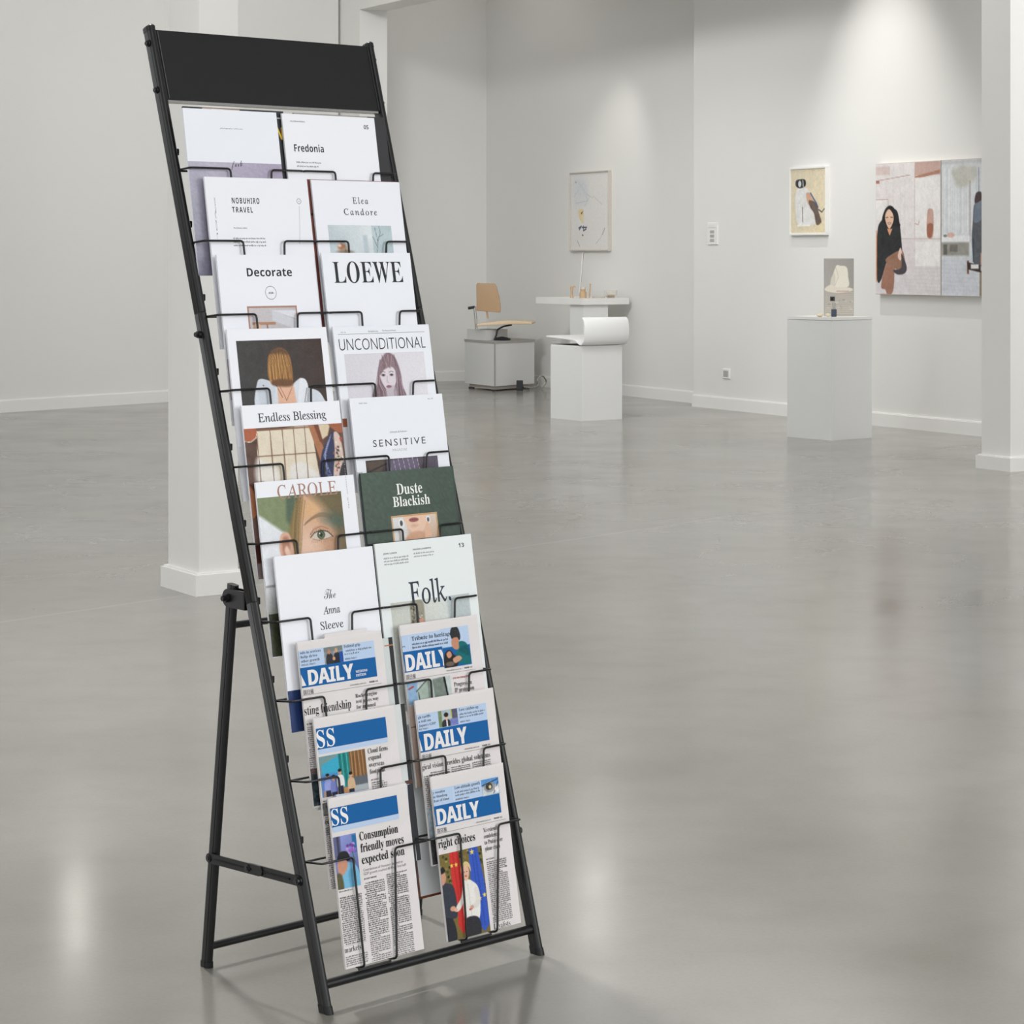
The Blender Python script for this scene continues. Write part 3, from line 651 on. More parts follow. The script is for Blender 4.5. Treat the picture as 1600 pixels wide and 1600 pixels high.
# header sheet with folded lips
mb = MB(); a, b_ = 1.5525, 1.683
for lo, hi, d0, d1 in ((a, b_, .004, .009),):
    v = [RP(lu(s) + .0062, s, d) for s in (lo, hi) for d in (d0, d1)] + [RP(ru(s) - .0062, s, d) for s in (lo, hi) for d in (d0, d1)]
    mb.add(v, [(0, 1, 3, 2), (4, 6, 7, 5), (0, 4, 5, 1), (2, 3, 7, 6), (1, 5, 7, 3), (0, 2, 6, 4)])
for s in (a, b_ - .003):
    v = [RP(lu(s) + .0062, q, d) for q in (s, s + .003) for d in (-.008, .006)] + [RP(ru(s) - .0062, q, d) for q in (s, s + .003) for d in (-.008, .006)]
    mb.add(v, [(0, 1, 3, 2), (4, 6, 7, 5), (0, 4, 5, 1), (2, 3, 7, 6), (1, 5, 7, 3), (0, 2, 6, 4)])
hd = mb.build('header_panel', 'panelblack', rack)
for x in (lu(1.6) + .0095, ru(1.6) - .0095):
    MB().tube([RP(x + (lu(a) - lu(1.6) if x < .2 else ru(a) - ru(1.6)), a + .003, .0098), RP(x + (lu(b_) - lu(1.6) if x < .2 else ru(b_) - ru(1.6)), b_ - .003, .0098)], .0012, 8).build('edge_trim', 'steel', hd, True)
v = [RP(lu(a) + .0068, q, d) for q in (a - .0042, a - .0002) for d in (.002, .009)] + [RP(ru(a) - .012, q, d) for q in (a - .0042, a - .0002) for d in (.002, .009)]
MB().add(v, [(0, 1, 3, 2), (4, 6, 7, 5), (0, 4, 5, 1), (2, 3, 7, 6), (1, 5, 7, 3), (0, 2, 6, 4)]).build('bottom_strip', 'alu', rack)['label'] = 'bright aluminium strip under the header'
# bottom bar, back bars
MB().tube([RP(lu(0) + .005, .043, .0), RP(ru(0) - .005, .043, .0)], .0078, 16).build('bottom_bar', 'black', rack, True)
def leg_pt(tt): return (.3293 + (.2555 - .3293) * tt, .640 * tt)
prof_leg = oval(.0062, .0118)
HT = 1.035
for side, U in ((-1, lu), (1, ru)):
    u0 = U(.2); (y0, z0), (y1, z1) = leg_pt(0), leg_pt(HT); ang = math.atan2(y0 - y1, z1 - z0)
    rings = []
    for tt in (.0, HT):
        y, z = leg_pt(tt); rings.append([(u0 + x, y - d * math.cos(ang), max(.008, z) - d * math.sin(ang) * (1 if tt else 0)) for x, d in prof_leg])
    lg = MB().loft(rings).build('rear_leg', 'black', rack, True)
    MB().loft([[(u0 + x * 1.15, y0 - d * 1.1, z) for x, d in prof_leg] for z in (0, .010)]).build('foot_cap', 'plastic', lg, True)
    # hinge bracket: cheek plates from the post to the leg
    br = MB(); sH = .672; py, pz = RP(0, sH, -.0128)[1:]; hy, hz = leg_pt(1.0)
    for xx in (u0 - .0098, u0 + .0068):
        nrm = Vector((0, -(hz - pz), hy - py)).normalized(); w = .0155; out = [(py, pz)]
        fwd = Vector((0, hy - py, hz - pz)).normalized(); ring = []
        for k in range(9):
            an = R_(-90 + 22.5 * k); q = Vector((0, hy, hz)) + fwd * (w * math.cos(an)) + nrm * (w * math.sin(an)); ring.append(q)
        poly = [Vector((0, py, pz)) + nrm * w] + ring[::-1] + [Vector((0, py, pz)) - nrm * w]
        br.loft([[(x, q.y, q.z) for q in poly] for x in (xx, xx + .003)])
    q0 = [Vector((0, py, pz)) + fwd * .004 + nrm * w, Vector((0, py, pz)) + fwd * .004 - nrm * w, Vector((0, py, pz)) - nrm * w, Vector((0, py, pz)) + nrm * w]
    br.loft([[(x, q.y, q.z) for q in q0] for x in (u0 - .0098, u0 + .0098)])
    b = br.build('hinge_bracket', 'black', rack)
    MB().cyl((u0 - .0098, hy, hz), (u0 - .0165, hy, hz), .0072, 18).cyl((u0 - .016, hy, hz), (u0 - .021, hy, hz), .0048, 6).cyl((u0 - .01, hy, hz), (u0 + .0125, hy, hz), .004, 12).build('bolt', 'plastic', b, True)
    # folding brace of two flat links
    yA, zA = leg_pt(.30); yB, zB = RP(0, .2108, 0)[1:]; xb = U(.2) + side * .0092
    xx = [xb - .0013 * 1, xb + .0013]
    def link(f0, f1, off, holes):
        A = Vector((xb + off * side, yA + (yB - yA) * f0, zA + (zB - zA) * f0)); B = Vector((xb + off * side, yA + (yB - yA) * f1, zA + (zB - zA) * f1)); h = .0085; dv = (B - A).normalized(); nv = Vector((0, -dv.z, dv.y))
        poly = [B + nv * (h * math.sin(R_(a))) + dv * (h * math.cos(R_(a))) for a in range(-90, 91, 30)] + [A + nv * (h * math.sin(R_(a))) + dv * (h * math.cos(R_(a))) for a in range(90, 271, 30)]
        m_ = MB().loft([[tuple(q + Vector((s_, 0, 0))) for q in poly] for s_ in (-.0011, .0011)])
        m_.tube([tuple(A + dv * .018 + Vector((side * .0013, 0, 0))), tuple(B - dv * .022 + Vector((side * .0013, 0, 0)))], .0018, 6)
        return m_.build('brace_link', 'black', rack)
    l1 = link(0, .58, .0012, None); l2 = link(.45, 1, -.0012, None)
    for par, fr in ((l1, 0), (l1, .45), (l2, 1)):
        y, z = yA + (yB - yA) * fr, zA + (zB - zA) * fr
        MB().cyl((xb - side * .004, y, z), (xb + side * .0045, y, z), .0062, 18).cyl((xb + side * .004, y, z), (xb + side * .006, y, z), .0035, 12).build('rivet', 'steel', par, True)
yb, zb = leg_pt(.055); MB().tube([(lu(.1) + .005, yb, zb), (ru(.1) - .005, yb, zb)], .0066, 14).build('rear_crossbar', 'black', rack, True)
yb, zb = leg_pt(.925); MB().tube([(lu(.6) + .005, yb, zb), (ru(.6) - .005, yb, zb)], .0060, 14).build('rear_crossbar', 'black', rack, True)
# ten tiers of paired wire pockets
UM = .2325
for i in range(10):
    s = S1 - DS * i
    uc = .012 - .0205 * (s - .2376) / 1.187
    for cidx, (ua, ub, pa, pb, t1, t2, q1, q2) in enumerate(((uc - .003, UM, uc, UM + .003, .075, .164, .0755, .1435), (UM, .449, UM + .0065, .4495, .3075, .396, .298, .367))):
        # ends of the wire differ a little from tier to tier with the splay
        rr = .0019; mb = MB(); f = .043; sf = s - .008; sb_ = s - .182; bot = .0215
        mb.tube([RP(ua, s, 0), RP(pa, sf, f), RP(t1, sf, f), RP(q1, sb_, bot), RP(q1, sb_ + .001, -.004), RP(q1, s, -.004)], rr, 8, .007)
        mb.tube([RP(ub, s, 0), RP(pb, sf, f), RP(t2, sf, f), RP(q2, sb_, bot), RP(q2, sb_ + .001, -.004), RP(q2, s, -.004)], rr, 8, .007)
        mb.tube([RP(lu(s) + .004 if cidx == 0 else ua, s, 0), RP(ub if cidx == 0 else ru(s) - .004, s, 0)], rr, 8)
        mb.tube([RP(q1, sb_ - .003, .004), RP(q2, sb_ - .003, .004)], rr, 8)
        mb.build('wire_pocket', 'wire', rack, True)
    for U, sg in ((lu, 1), (ru, -1)):
        c = RP(U(s + .035) + sg * .0115, s + .036, -.004)
        MB().box((c[0] - .006, c[1] - .004, c[2] - .006), (c[0] + .006, c[1] + .004, c[2] + .006), .0015).build('mounting_tab', 'plastic', rack)

# ------------------------------------------------------------------ magazines and newspapers
KT = .125; LEAN = AL - math.atan(KT); GR = math.hypot(1, KT)
def item_root(name, label, cat, u0, s_top, h, dtop=.05, group=None, roll=0):
    top = Vector(RP(u0, s_top, dtop)); bot = top - Vector((0, math.sin(LEAN), math.cos(LEAN))) * h
    q = Matrix.Rotation(TH, 3, 'Z') @ bot
    return thing(name, label, cat, (q.x + O[0], q.y + O[1], q.z), (-LEAN, roll, TH), group)
INK = (26, 27, 30)
def magazine(label, u0, s_top, w, h, art, cover=(238, 239, 244), dtop=.05, th=.004, group='magazines in the wire pockets', spine=None, roll=0):
    """cover wraps a block of pages: front board, spine, back board"""
    t = item_root('magazine', label, 'magazine', u0, s_top, h / 1000, dtop, group, roll)
    W_, H_ = w / 1000, h / 1000; c = .0004
    MB().box((c, c, .0008), (W_ - .0015, th - c, H_ - .0008)).build('pages', 'paper', t)
    p = Print(w, h); pc = s2l([q / 255 for q in cover])
    p.rect(0, 0, w, h, cover, 0)
    if art: art(p)
    # boards and spine as solid strips in the same mesh
    b = len(p.v); T = h
    p2 = p.build('cover', 'ink', t, 0.0)
    me = p2.data; bm = bmesh.new(); bm.from_mesh(me); lay = bm.verts.layers.float_color['ink']; n0 = len(bm.verts)
    def bx(lo, hi, col):
        vs = [bm.verts.new((x, y, z)) for x in (lo[0], hi[0]) for y in (lo[1], hi[1]) for z in (lo[2], hi[2])]
        for q in vs: q[lay] = (*col, 1)
        for q in ((0, 1, 3, 2), (4, 6, 7, 5), (0, 4, 5, 1), (2, 3, 7, 6), (1, 5, 7, 3), (0, 2, 6, 4)): bm.faces.new([vs[k] for k in q])
    sc = s2l([q / 255 for q in spine]) if spine else pc
    bx((0, .00003, 0), (W_, c, H_), pc); bx((0, th - c, 0), (W_, th, H_), pc); bx((0, c, 0), (c, th - c, H_), sc)
    bm.to_mesh(me); bm.free(); return t

def m_gradient(p):
    im = Img(200.5, 200, (150, 148, 160), 3); im.grad((196, 190, 205), (108, 106, 124), 75); im.smooth([(90, -10), (230, -10), (230, 30), (150, 40)], (172, 160, 184), 40, .7); im.smooth([(-10, 20), (30, 10), (20, 160), (-10, 190)], (160, 160, 174), 30, .5)
    p.img(0, 94, im); p.text('photography collection', 75, 34, 1.9, 'sans', 123, (80, 80, 84)); p.text('fork', 90, 103, 11, 'script', 115, (30, 28, 32), slope=.12)
def m_fred(p):
    p.text('AUGENWERKS', 17, 15, 2.6, 'sans', 50, (60, 60, 62)); p.text('05', 186, 22, 7.5, 'bold', 197, INK); p.text('Fredonia', 20, 69, 13, 'bold', 87, INK)
    p.scribble(22, 88, 78, 91, 7, 1.9, (110, 108, 110)); p.scribble(22, 95, 72, 97, 7, 1.9, (110, 108, 110))
def m_nob(p):
    p.text('NOBUHIRO', 53, 46, 10, 'bold', 112, INK, space=1.25); p.text('TRAVEL', 52, 62, 9.6, 'bold', 96, INK, space=1.25)
    p.text('NATURE STORY', 16, 37, 2.2, 'sans', 44, (110, 110, 112), vert=True); p.text('VOL', 14.5, 58, 2.2, 'sans', 66, (110, 110, 112), vert=True)
    p.ring(199, 40, 5, .8, (90, 90, 92)); p.text('A', 197.9, 41.2, 2.4, 'sans', None, (90, 90, 92)); p.line(199, 48, 191.5, 117, .6, (150, 150, 152))
    p.text('The Nobuhiro edition', 51, 90.4, 2.0, 'serif', 80, (70, 70, 72)); p.scribble(48, 107, 118, 123, 6.3, 1.9, (90, 88, 90))
def m_elea(p):
    p.text('Elea', 90, 42, 11.5, 'romb', 126, (44, 44, 48), space=1.3); p.text('Candore', 67, 63, 11.5, 'romb', 144, (44, 44, 48), space=1.3)
    im = Img(147, 60, (205, 214, 218), 1.6); im.grad((196, 208, 213), (226, 229, 230), 0).rect(100, 0, 147, 60, (182, 198, 202), 3).noise(8, 30).rect(78, 18, 88, 60, (186, 198, 204), 4)
    for a in ([(105, 60), (112, 30), (108, 5)], [(112, 30), (120, 12), (118, 2)], [(110, 40), (101, 20)], [(114, 22), (126, 16)]): im.line(a, 1.0, (90, 100, 100), 1)
    im.ell(30, 43, 14, 7, (206, 186, 160), 3).ell(26, 39, 8, 6, (172, 118, 84), 3).ell(22, 37, 4, 3, (226, 208, 190), 2).ell(34, 49, 18, 4, (146, 128, 112), 3)
    p.img(27, 82, im)
def m_decor(p):
    p.text('Decorate', 60, 38, 14.5, 'bold', 157, INK); p.ring(107, 67, 12, .8, (80, 80, 82)); p.text('ASK', 102, 69, 3.4, 'bold', 113, (40, 40, 42))
    im = Img(107, 60, (193, 188, 190), 1.3); im.grad((202, 196, 198), (184, 180, 182), 30)
    im.poly([(52, 8), (107, 26), (107, 44), (52, 26)], (206, 206, 212), 1.5).poly([(52, 8), (107, 8), (107, 24)], (222, 222, 228), 1.5).rect(8, 28, 58, 33, (176, 128, 100), 1.2).rect(38, 32, 41, 60, (150, 104, 80), 1)
    im.ell(18, 38, 9, 8, (222, 186, 160), 3).poly([(60, 44), (107, 60), (60, 60)], (166, 164, 170), 3)
    for r in ((0, 0, 107, 3.2), (0, 0, 3.2, 60), (103.8, 0, 107, 60)): im.rect(*r, (172, 126, 106), .6)
    p.img(53, 90, im); p.rect(0, 180, 14, 250, (196, 184, 186), 1)
def m_loewe(p): p.text('LOEWE', 22, 54.5, 38, 'roman', 182, (28, 32, 36)); 
def m_bob(p):
    im = Img(182, 130, (58, 46, 41), 1.3); im.grad((56, 56, 55), (58, 42, 36), 0).noise(5, 8)
    im.smooth([(36, 72), (60, 70), (78, 82), (96, 86), (128, 68), (134, 76), (140, 84), (164, 92), (176, 108), (182, 130), (38, 130)], (214, 219, 226), 1.4)
    im.smooth([(38, 72), (58, 70), (74, 84), (60, 110), (44, 130), (36, 100)], (200, 206, 216), 4, .7).smooth([(128, 70), (140, 72), (143, 92), (130, 118), (118, 118), (122, 90)], (228, 231, 236), 1.5)
    im.line([(140, 86), (128, 126)], 1.2, (60, 60, 64)).ell(136, 112, 1.6, 1.8, (40, 40, 42), .8).ell(144, 120, 1.6, 1.8, (40, 40, 42), .8).ell(48, 78, 1.3, 1.3, (50, 50, 54), .8)
    im.smooth([(80, 74), (108, 74), (114, 100), (112, 130), (74, 130), (76, 110)], (224, 178, 150), 2).line([(82, 80), (92, 100), (94, 106), (108, 84)], 1, (130, 82, 60), .8).line([(78, 84), (86, 100)], 1.3, (120, 72, 50), 1)
    im.smooth([(60, 60), (64, 30), (76, 18), (92, 14), (106, 22), (112, 40), (112, 72), (104, 80), (80, 79), (66, 76)], (156, 108, 58), 2)
    for k in range(44):
        q = k / 43; x0 = 66 + 40 * q; x1 = 63 + 50 * q + RNG.uniform(-2, 2); im.line([(86 + (x0 - 86) * .8, 16 + RNG.uniform(0, 6) + 8 * abs(q - .5)), (x0 + (q - .5) * 6, 44), (x1, 70 + RNG.uniform(-3, 7))], 1.1, [(206, 160, 92), (96, 62, 30), (228, 186, 116), (140, 92, 46), (176, 128, 66), (74, 46, 26)][k * 7 % 6], 1, .8)
    im.smooth([(68, 24), (80, 15), (98, 15), (108, 26), (90, 24)], (84, 58, 38), 6, .8).smooth([(66, 72), (88, 68), (112, 72), (106, 82), (72, 80)], (84, 52, 28), 4, .7)
    p.img(17, 20, im); p.rect(0, 200, 8, 290, (226, 226, 230), 1)
def m_uncond(p):
    p.line(10, 14, 210, 13.4, .6, (70, 70, 74)); p.text('NO. 02', 17, 11.5, 2.0, 'sans', 28, (70, 70, 72)); p.text('Spring/Summer', 79, 11, 2.4, 'sans', 102, (70, 70, 72)); p.text('The Women & Woman', 111, 10.6, 2.4, 'sans', 143, (70, 70, 72))
    p.text('UNCONDITIONAL', 10, 43, 20.5, 'light', 209, (30, 30, 34))
    im = Img(184, 84, (222, 218, 224), 1.2); im.grad((214, 210, 217), (228, 225, 229), 20); im.rect(0, 0, 1.0, 84, (208, 205, 212), 1)
    im.smooth([(96, 0), (84, 10), (74, 30), (70, 52), (58, 66), (60, 84), (128, 84), (126, 60), (124, 34), (116, 10), (106, 1)], (128, 104, 112), 3)
    im.smooth([(78, 30), (90, 22), (108, 24), (115, 40), (111, 56), (98, 70), (90, 68), (80, 54), (76, 40)], (220, 210, 216), 1.8)
    im.smooth([(88, 64), (108, 60), (110, 84), (88, 84)], (196, 184, 192), 2)
    im.smooth([(98, 2), (112, 12), (116, 36), (106, 26), (88, 30), (76, 40), (78, 22), (88, 8)], (138, 114, 120), 2)
    hc = [(92, 70, 78), (176, 152, 158), (120, 96, 104), (200, 180, 186), (104, 82, 90)]
    for k in range(13):
        q = k / 12; j = RNG.uniform(-2, 2)
        im.line([(86 - 6 * q, 12 + 5 * (1 - q)), (77 - 5 * q, 34), (73 - 6 * q + j, 54), (60 + 26 * (1 - q) + j, 70), (58 + 28 * (1 - q) + j * 2, 84)], 1.2, hc[k % 5], 1, .8)
        im.line([(106 + 6 * q, 8 + 6 * q), (113 + 6 * q, 32), (112 + 11 * q + j, 52), (104 + 22 * q + j, 70), (104 + 24 * q + j * 2, 84)], 1.2, hc[(k + 2) % 5], 1, .8)
    im.strands(84, 4, 116, 28, 10, [(104, 82, 88), (186, 164, 168), (130, 104, 110)], 1.2, -10)
    for x in (84, 103): im.ell(x, 40, 4.6, 2.2, (112, 96, 104), 1.2).ell(x, 40, 1.9, 1.9, (44, 38, 44), .7).line([(x - 5.5, 35.4), (x, 33.6), (x + 5, 35)], 1.2, (110, 90, 98), .9)
    im.line([(93, 42), (91, 52), (95, 54)], 1.3, (176, 160, 168), 1.2).ell(94, 61, 6, 2.6, (150, 104, 114), 1).line([(88.5, 60.6), (99.5, 60.4)], .9, (96, 62, 72), .7)
    p.img(19, 49.5, im); p.rect(0, 163, 10, 178, (146, 84, 54), 1); p.rect(0, 178, 10, 290, (206, 204, 208), 1)
def m_endless(p):
    p.text('Endless Blessing', 32, 29.5, 14.5, 'romb', 177, (38, 38, 42))
    im = Img(210, 252, (96, 66, 52), 1.5); im.rect(0, 0, 210, 252, (88, 62, 50), 1); im.noise(14, 12)
    im.poly([(26, 4), (142, 0), (150, 92), (20, 92)], (222, 210, 188), 1).noise(5, 10)
    im.smooth([(20, 52), (40, 58), (60, 70), (60, 92), (16, 92)], (232, 230, 228), 8, .7).smooth([(90, 70), (112, 62), (136, 76), (150, 92), (90, 92)], (228, 226, 226), 7, .7)
    for x in (26, 54, 80, 104, 128): im.line([(x, 2), (x - (x - 80) * .02 - 2, 92)], 1.9 if x in (26, 54, 80) else 1.6, (112, 74, 50), .9)
    im.line([(24, 48), (146, 48)], 2.2, (120, 80, 54), 1).line([(20, 4), (142, 3)], 2.6, (128, 86, 58), 1)
    im.poly([(136, 0), (148, 0), (182, 82), (166, 92), (154, 60)], (168, 110, 74), 1.5).poly([(148, 0), (158, 0), (166, 34), (158, 30)], (116, 62, 38), 1.2).poly([(158, 0), (184, 0), (176, 20), (164, 26)], (216, 198, 168), 1.5)
    im.smooth([(180, 0), (209, 0), (209, 16), (196, 14)], (160, 92, 60), 1.5).ell(10, 8, 17, 14, (172, 92, 58), 1.5).ell(10, 8, 18, 15, (232, 210, 190), 1, 0, 0)
    im.line([(-2, 21), (12, 23), (24, 16), (27, 6)], 1.2, (238, 224, 208), .8)
    im.smooth([(186, 14), (176, 28), (160, 48), (152, 80), (156, 96), (180, 96), (186, 60), (192, 26)], (42, 48, 84), 1.3)
    for k in range(6): im.line([(184 - k * 2, 18 + k * 3), (166 - k * 1.2 + 3, 50 + k), (158 + k * 4, 95)], .7, (150, 160, 200), .6)
    im.smooth([(190, 16), (202, 22), (206, 60), (200, 94), (180, 96), (188, 50)], (214, 190, 178), 1.5)
    for k in range(34): im.ell(RNG.uniform(184, 204), RNG.uniform(24, 92), RNG.uniform(1.2, 3), RNG.uniform(1, 2.4), [(180, 80, 70), (96, 104, 60), (238, 226, 210), (150, 104, 60), (70, 60, 52)][k % 5], 1)
    im.smooth([(198, 76), (209, 66), (209, 97), (192, 97)], (52, 44, 48), 1.5)
    im.rect(0, 92, 30, 180, (92, 60, 48), 8).smooth([(-4, 96), (10, 110), (14, 140), (-4, 150)], (184, 122, 88), 4).poly([(-2, 150), (20, 150), (26, 196), (-2, 200)], (124, 96, 88), 3).poly([(0, 196), (20, 190), (20, 252), (0, 252)], (74, 38, 30), 4).rect(0, 226, 20, 252, (132, 116, 112), 3)
    p.img(0, 39.5, im)
def m_sens(p):
    p.text('PART 2022', 20, 11, 2.2, 'sans', 38, (90, 90, 92)); p.text('No. 04', 179, 9, 2.2, 'sans', 191, (120, 120, 122)); p.text('Lifestyle & fashion', 83, 65, 2.8, 'sans', 122, (90, 90, 94))
    p.text('SENSITIVE', 42, 88, 12, 'sans', 163, (38, 38, 42), space=1.3); p.text('MAGAZINE', 85, 98, 4.2, 'light', 118, (150, 150, 152), space=1.2)
    im = Img(166, 60, (60, 52, 62), 1.3); im.grad((66, 54, 48), (84, 76, 92), 0).noise(14, 9); im.rect(46, 2, 120, 30, (104, 94, 116), 3)
    for x in range(52, 122, 11): im.line([(x, 0), (x + 5, 30)], .8, (196, 190, 204), .7)
    im.poly([(6, 2), (44, 2), (30, 26), (10, 30)], (84, 70, 58), 2).line([(0, 22), (46, 8)], 3, (40, 34, 34), 1.5)
    p.img(21, 111, im); p.rect(0, 130, 12, 290, (198, 196, 204), 1); p.rect(4, 200, 12, 290, (92, 88, 110), 1)
def m_carole(p):
    p.text('CAROLE', 43, 31, 23, 'rom', 170, (168, 126, 112), layer=3)
    im = Img(178, 150, (118, 108, 78), 1.15); im.grad((126, 130, 98), (98, 88, 62), 0)
    im.poly([(-6, 22), (30, 36), (62, 66), (62, 150), (-6, 150)], (226, 228, 232), 12).poly([(-6, -6), (90, -6), (64, 66), (44, 58), (-6, 24)], (124, 136, 98), 6).noise(5, 5)
    im.poly([(60, 2), (104, -4), (84, 26), (66, 56), (56, 40)], (72, 92, 74), 7, .9)
    im.smooth([(92, 2), (150, 6), (184, 40), (184, 152), (64, 152), (66, 110), (74, 56)], (206, 164, 134), 9)
    im.ell(92, 104, 26, 46, (226, 192, 170), 26, 10, .9).ell(120, 122, 40, 24, (222, 186, 168), 22, 0, .8).ell(112, 26, 24, 16, (216, 172, 124), 20, -20, .8)
    im.smooth([(110, -6), (184, -6), (184, 58), (158, 46), (130, 18)], (104, 92, 60), 20, .95).smooth([(160, 36), (186, 36), (186, 152), (166, 152), (154, 96)], (104, 90, 62), 20, .9)
    im.ell(158, 48, 26, 12, (66, 92, 78), 16, 14, .75).ell(146, 96, 16, 24, (176, 134, 104), 18, 0, .5)
    im.smooth([(58, 62), (82, 8), (94, 2), (84, 44), (76, 96), (70, 118), (62, 98)], (134, 108, 60), 7, .85)
    for k in range(30):
        x = 62 + RNG.uniform(0, 22); im.line([(x + 16, 2 + RNG.uniform(0, 14)), (x + 6, 48), (x - 3 + RNG.uniform(-3, 3), 104)], .8, [(182, 142, 80), (92, 76, 44), (156, 122, 66), (72, 78, 56)][k % 4], .9, .55)
    for k in range(34):
        q = k / 33; x = 92 + 60 * q; y = 50 - 13 * math.sin(q * 2.5) + 2 * q; im.line([(x, y + 2.4), (x + 5, y - 2.6 - 2 * math.sin(q * 3))], 1.1, [(84, 66, 46), (116, 92, 64)][k % 2], 1, .6)
    im.smooth([(102, 72), (112, 59), (128, 55), (144, 60), (152, 72), (130, 62), (114, 64)], (198, 152, 118), 5, .8).line([(103, 69), (112, 60), (128, 56.5), (144, 62)], 1.0, (118, 84, 60), 1.4, .8)
    im.smooth([(105, 73), (112, 67), (126, 63.5), (140, 67), (148, 75), (134, 78), (116, 78.5)], (204, 192, 178), 1.2)
    im.ell(126, 71, 8.4, 7.6, (56, 72, 54), 1).ell(126, 72, 6.2, 5.6, (92, 108, 70), 2.2).ell(126, 71, 3.4, 3.4, (24, 26, 22), .8).ell(123.4, 68.6, 1.3, 1.3, (238, 240, 234), .6)
    im.line([(103, 74), (112, 66.6), (126, 63), (141, 66.6), (151, 76)], 1.7, (56, 42, 34), 1).line([(107, 76.5), (118, 79.5), (134, 79), (148, 76)], .8, (136, 94, 72), 1)
    for k in range(12):
        q = (k - 5.5) / 6; x = 127 + 22 * q; im.line([(x, 80 - abs(q) * 2), (x + 3 * q, 84.5 - abs(q) * 2)], .6, (112, 80, 58), .7, .7); im.line([(x, 65 + q * q * 8), (x + 3 * q, 60 + q * q * 8)], .6, (60, 46, 36), .7, .7)
    im.smooth([(36, 86), (42, 64), (56, 62), (64, 78), (66, 100), (60, 124), (48, 118), (40, 104)], (214, 168, 144), 2.5).smooth([(42, 86), (46, 70), (56, 70), (58, 88), (54, 104), (46, 104)], (166, 112, 88), 5, .8).smooth([(46, 92), (52, 84), (58, 96), (54, 108)], (230, 192, 172), 4).smooth([(44, 112), (60, 106), (62, 128), (50, 132)], (224, 182, 160), 4)
    im.rect(0, 100, 14, 150, (230, 232, 236), 10)
    p.img(-0.0, 26.5, im); p.text('the woman issue', 191, 58, 2.0, 'sans', 86, (150, 150, 152), vert=True)
    im = Img(26, 118, (190, 190, 194), 1.5); im.grad((222, 222, 226), (46, 50, 34), 90); im.a[im.Y > 48] = np.array((50, 54, 36)) / 255; im.noise(6, 6); p.img(0, 172, im)
def m_green(p):
    im = Img(210, 290, (58, 76, 64), 4); im.grad((72, 88, 76), (46, 64, 54), 60); p.img(0, 0, im, 1)
    p.text('Duste', 77, 42.5, 19, 'serif', 136, (240, 240, 236)); p.text('Blackish', 66, 63.5, 17.5, 'serif', 151, (240, 240, 236))
    im = Img(106, 60, (206, 178, 150), 1.2); im.grad((214, 200, 186), (196, 160, 130), 90); im.rect(0, 0, 34, 60, (216, 214, 212), 10)
    im.smooth([(30, 0), (78, 0), (80, 16), (66, 34), (52, 36), (36, 22)], (228, 192, 168), 2).smooth([(38, 34), (70, 32), (90, 50), (96, 60), (20, 60)], (204, 158, 128), 4)
    im.ell(51, 10, 11, 4, (150, 84, 80), 1.2).line([(41, 10), (61, 9.5)], 1, (104, 52, 52), .7).ell(51, 20, 8, 3, (210, 168, 144), 3)
    im.ell(22, 14, 6, 8, (236, 236, 236), 1.5).ell(22, 14, 3.4, 5, (70, 70, 72), 1.2).ell(84, 12, 5, 7, (230, 230, 230), 1.5).ell(84, 12, 2.8, 4, (80, 80, 80), 1).smooth([(76, 22), (84, 16), (88, 46), (74, 50)], (220, 178, 150), 2)
    for r in ((0, 0, 106, 3), (0, 0, 3, 60), (103, 0, 106, 60)): im.rect(*r, (190, 148, 96), .6)
    p.img(58, 79, im, 2)
def m_anna(p):
    p.text('The', 95, 80, 16, 'script', 120, (60, 60, 64)); p.text('Anna', 90, 105, 13, 'romb', 126, (50, 50, 54)); p.text('Sleeve', 81, 130, 13, 'romb', 130, (50, 50, 54))
    p.rect(0, 222, 210, 290, (34, 54, 102), 1)
def m_folk(p):
    p.text('13', 190, 22, 7.5, 'bold', 203, INK); p.text('JEAN LUREN', 17, 20, 2.6, 'bold', 47, (60, 60, 62)); p.text('FASHION LOOKBOOK', 84, 18, 2.6, 'bold', 126, (60, 60, 62))
    p.scribble(17, 26, 74, 39, 5.2, 1.9, (120, 120, 122)); p.scribble(85, 23, 132, 32, 5.2, 1.9, (120, 120, 122))
    p.text('Folk.', 66, 112, 40, 'romb', 160, (36, 48, 62))
    im = Img(181, 175, (206, 210, 204), 1.8); im.grad((198, 200, 190), (220, 224, 220), 0).rect(128, 0, 181, 60, (186, 196, 196), 6).rect(0, 60, 181, 175, (200, 204, 200), 20)
    im.smooth([(46, 2), (72, 2), (74, 30), (70, 60), (44, 60), (42, 30)], (150, 146, 128), 2)
    for k in range(60): im.ell(RNG.uniform(44, 72), RNG.uniform(4, 52), 1.3, 1.3, [(60, 58, 54), (214, 208, 190)][k % 2], .8)
    im.rect(56, 20, 61, 60, (40, 40, 42), 1.2).ell(66, 36, 6, 4, (206, 150, 130), 1.5); p.img(21, 104, im, 1)
def m_dark(p):
    p.rect(0, 0, 210, 290, (44, 44, 48), 1); p.rect(150, 12, 214, 14, (170, 170, 170), 2); p.text('N', 196, 52, 22, 'heavy', 210, (222, 184, 60)); p.rect(40, 1, 120, 9, (196, 168, 156), 2); p.rect(60, 2, 84, 9, (220, 206, 196), 3)
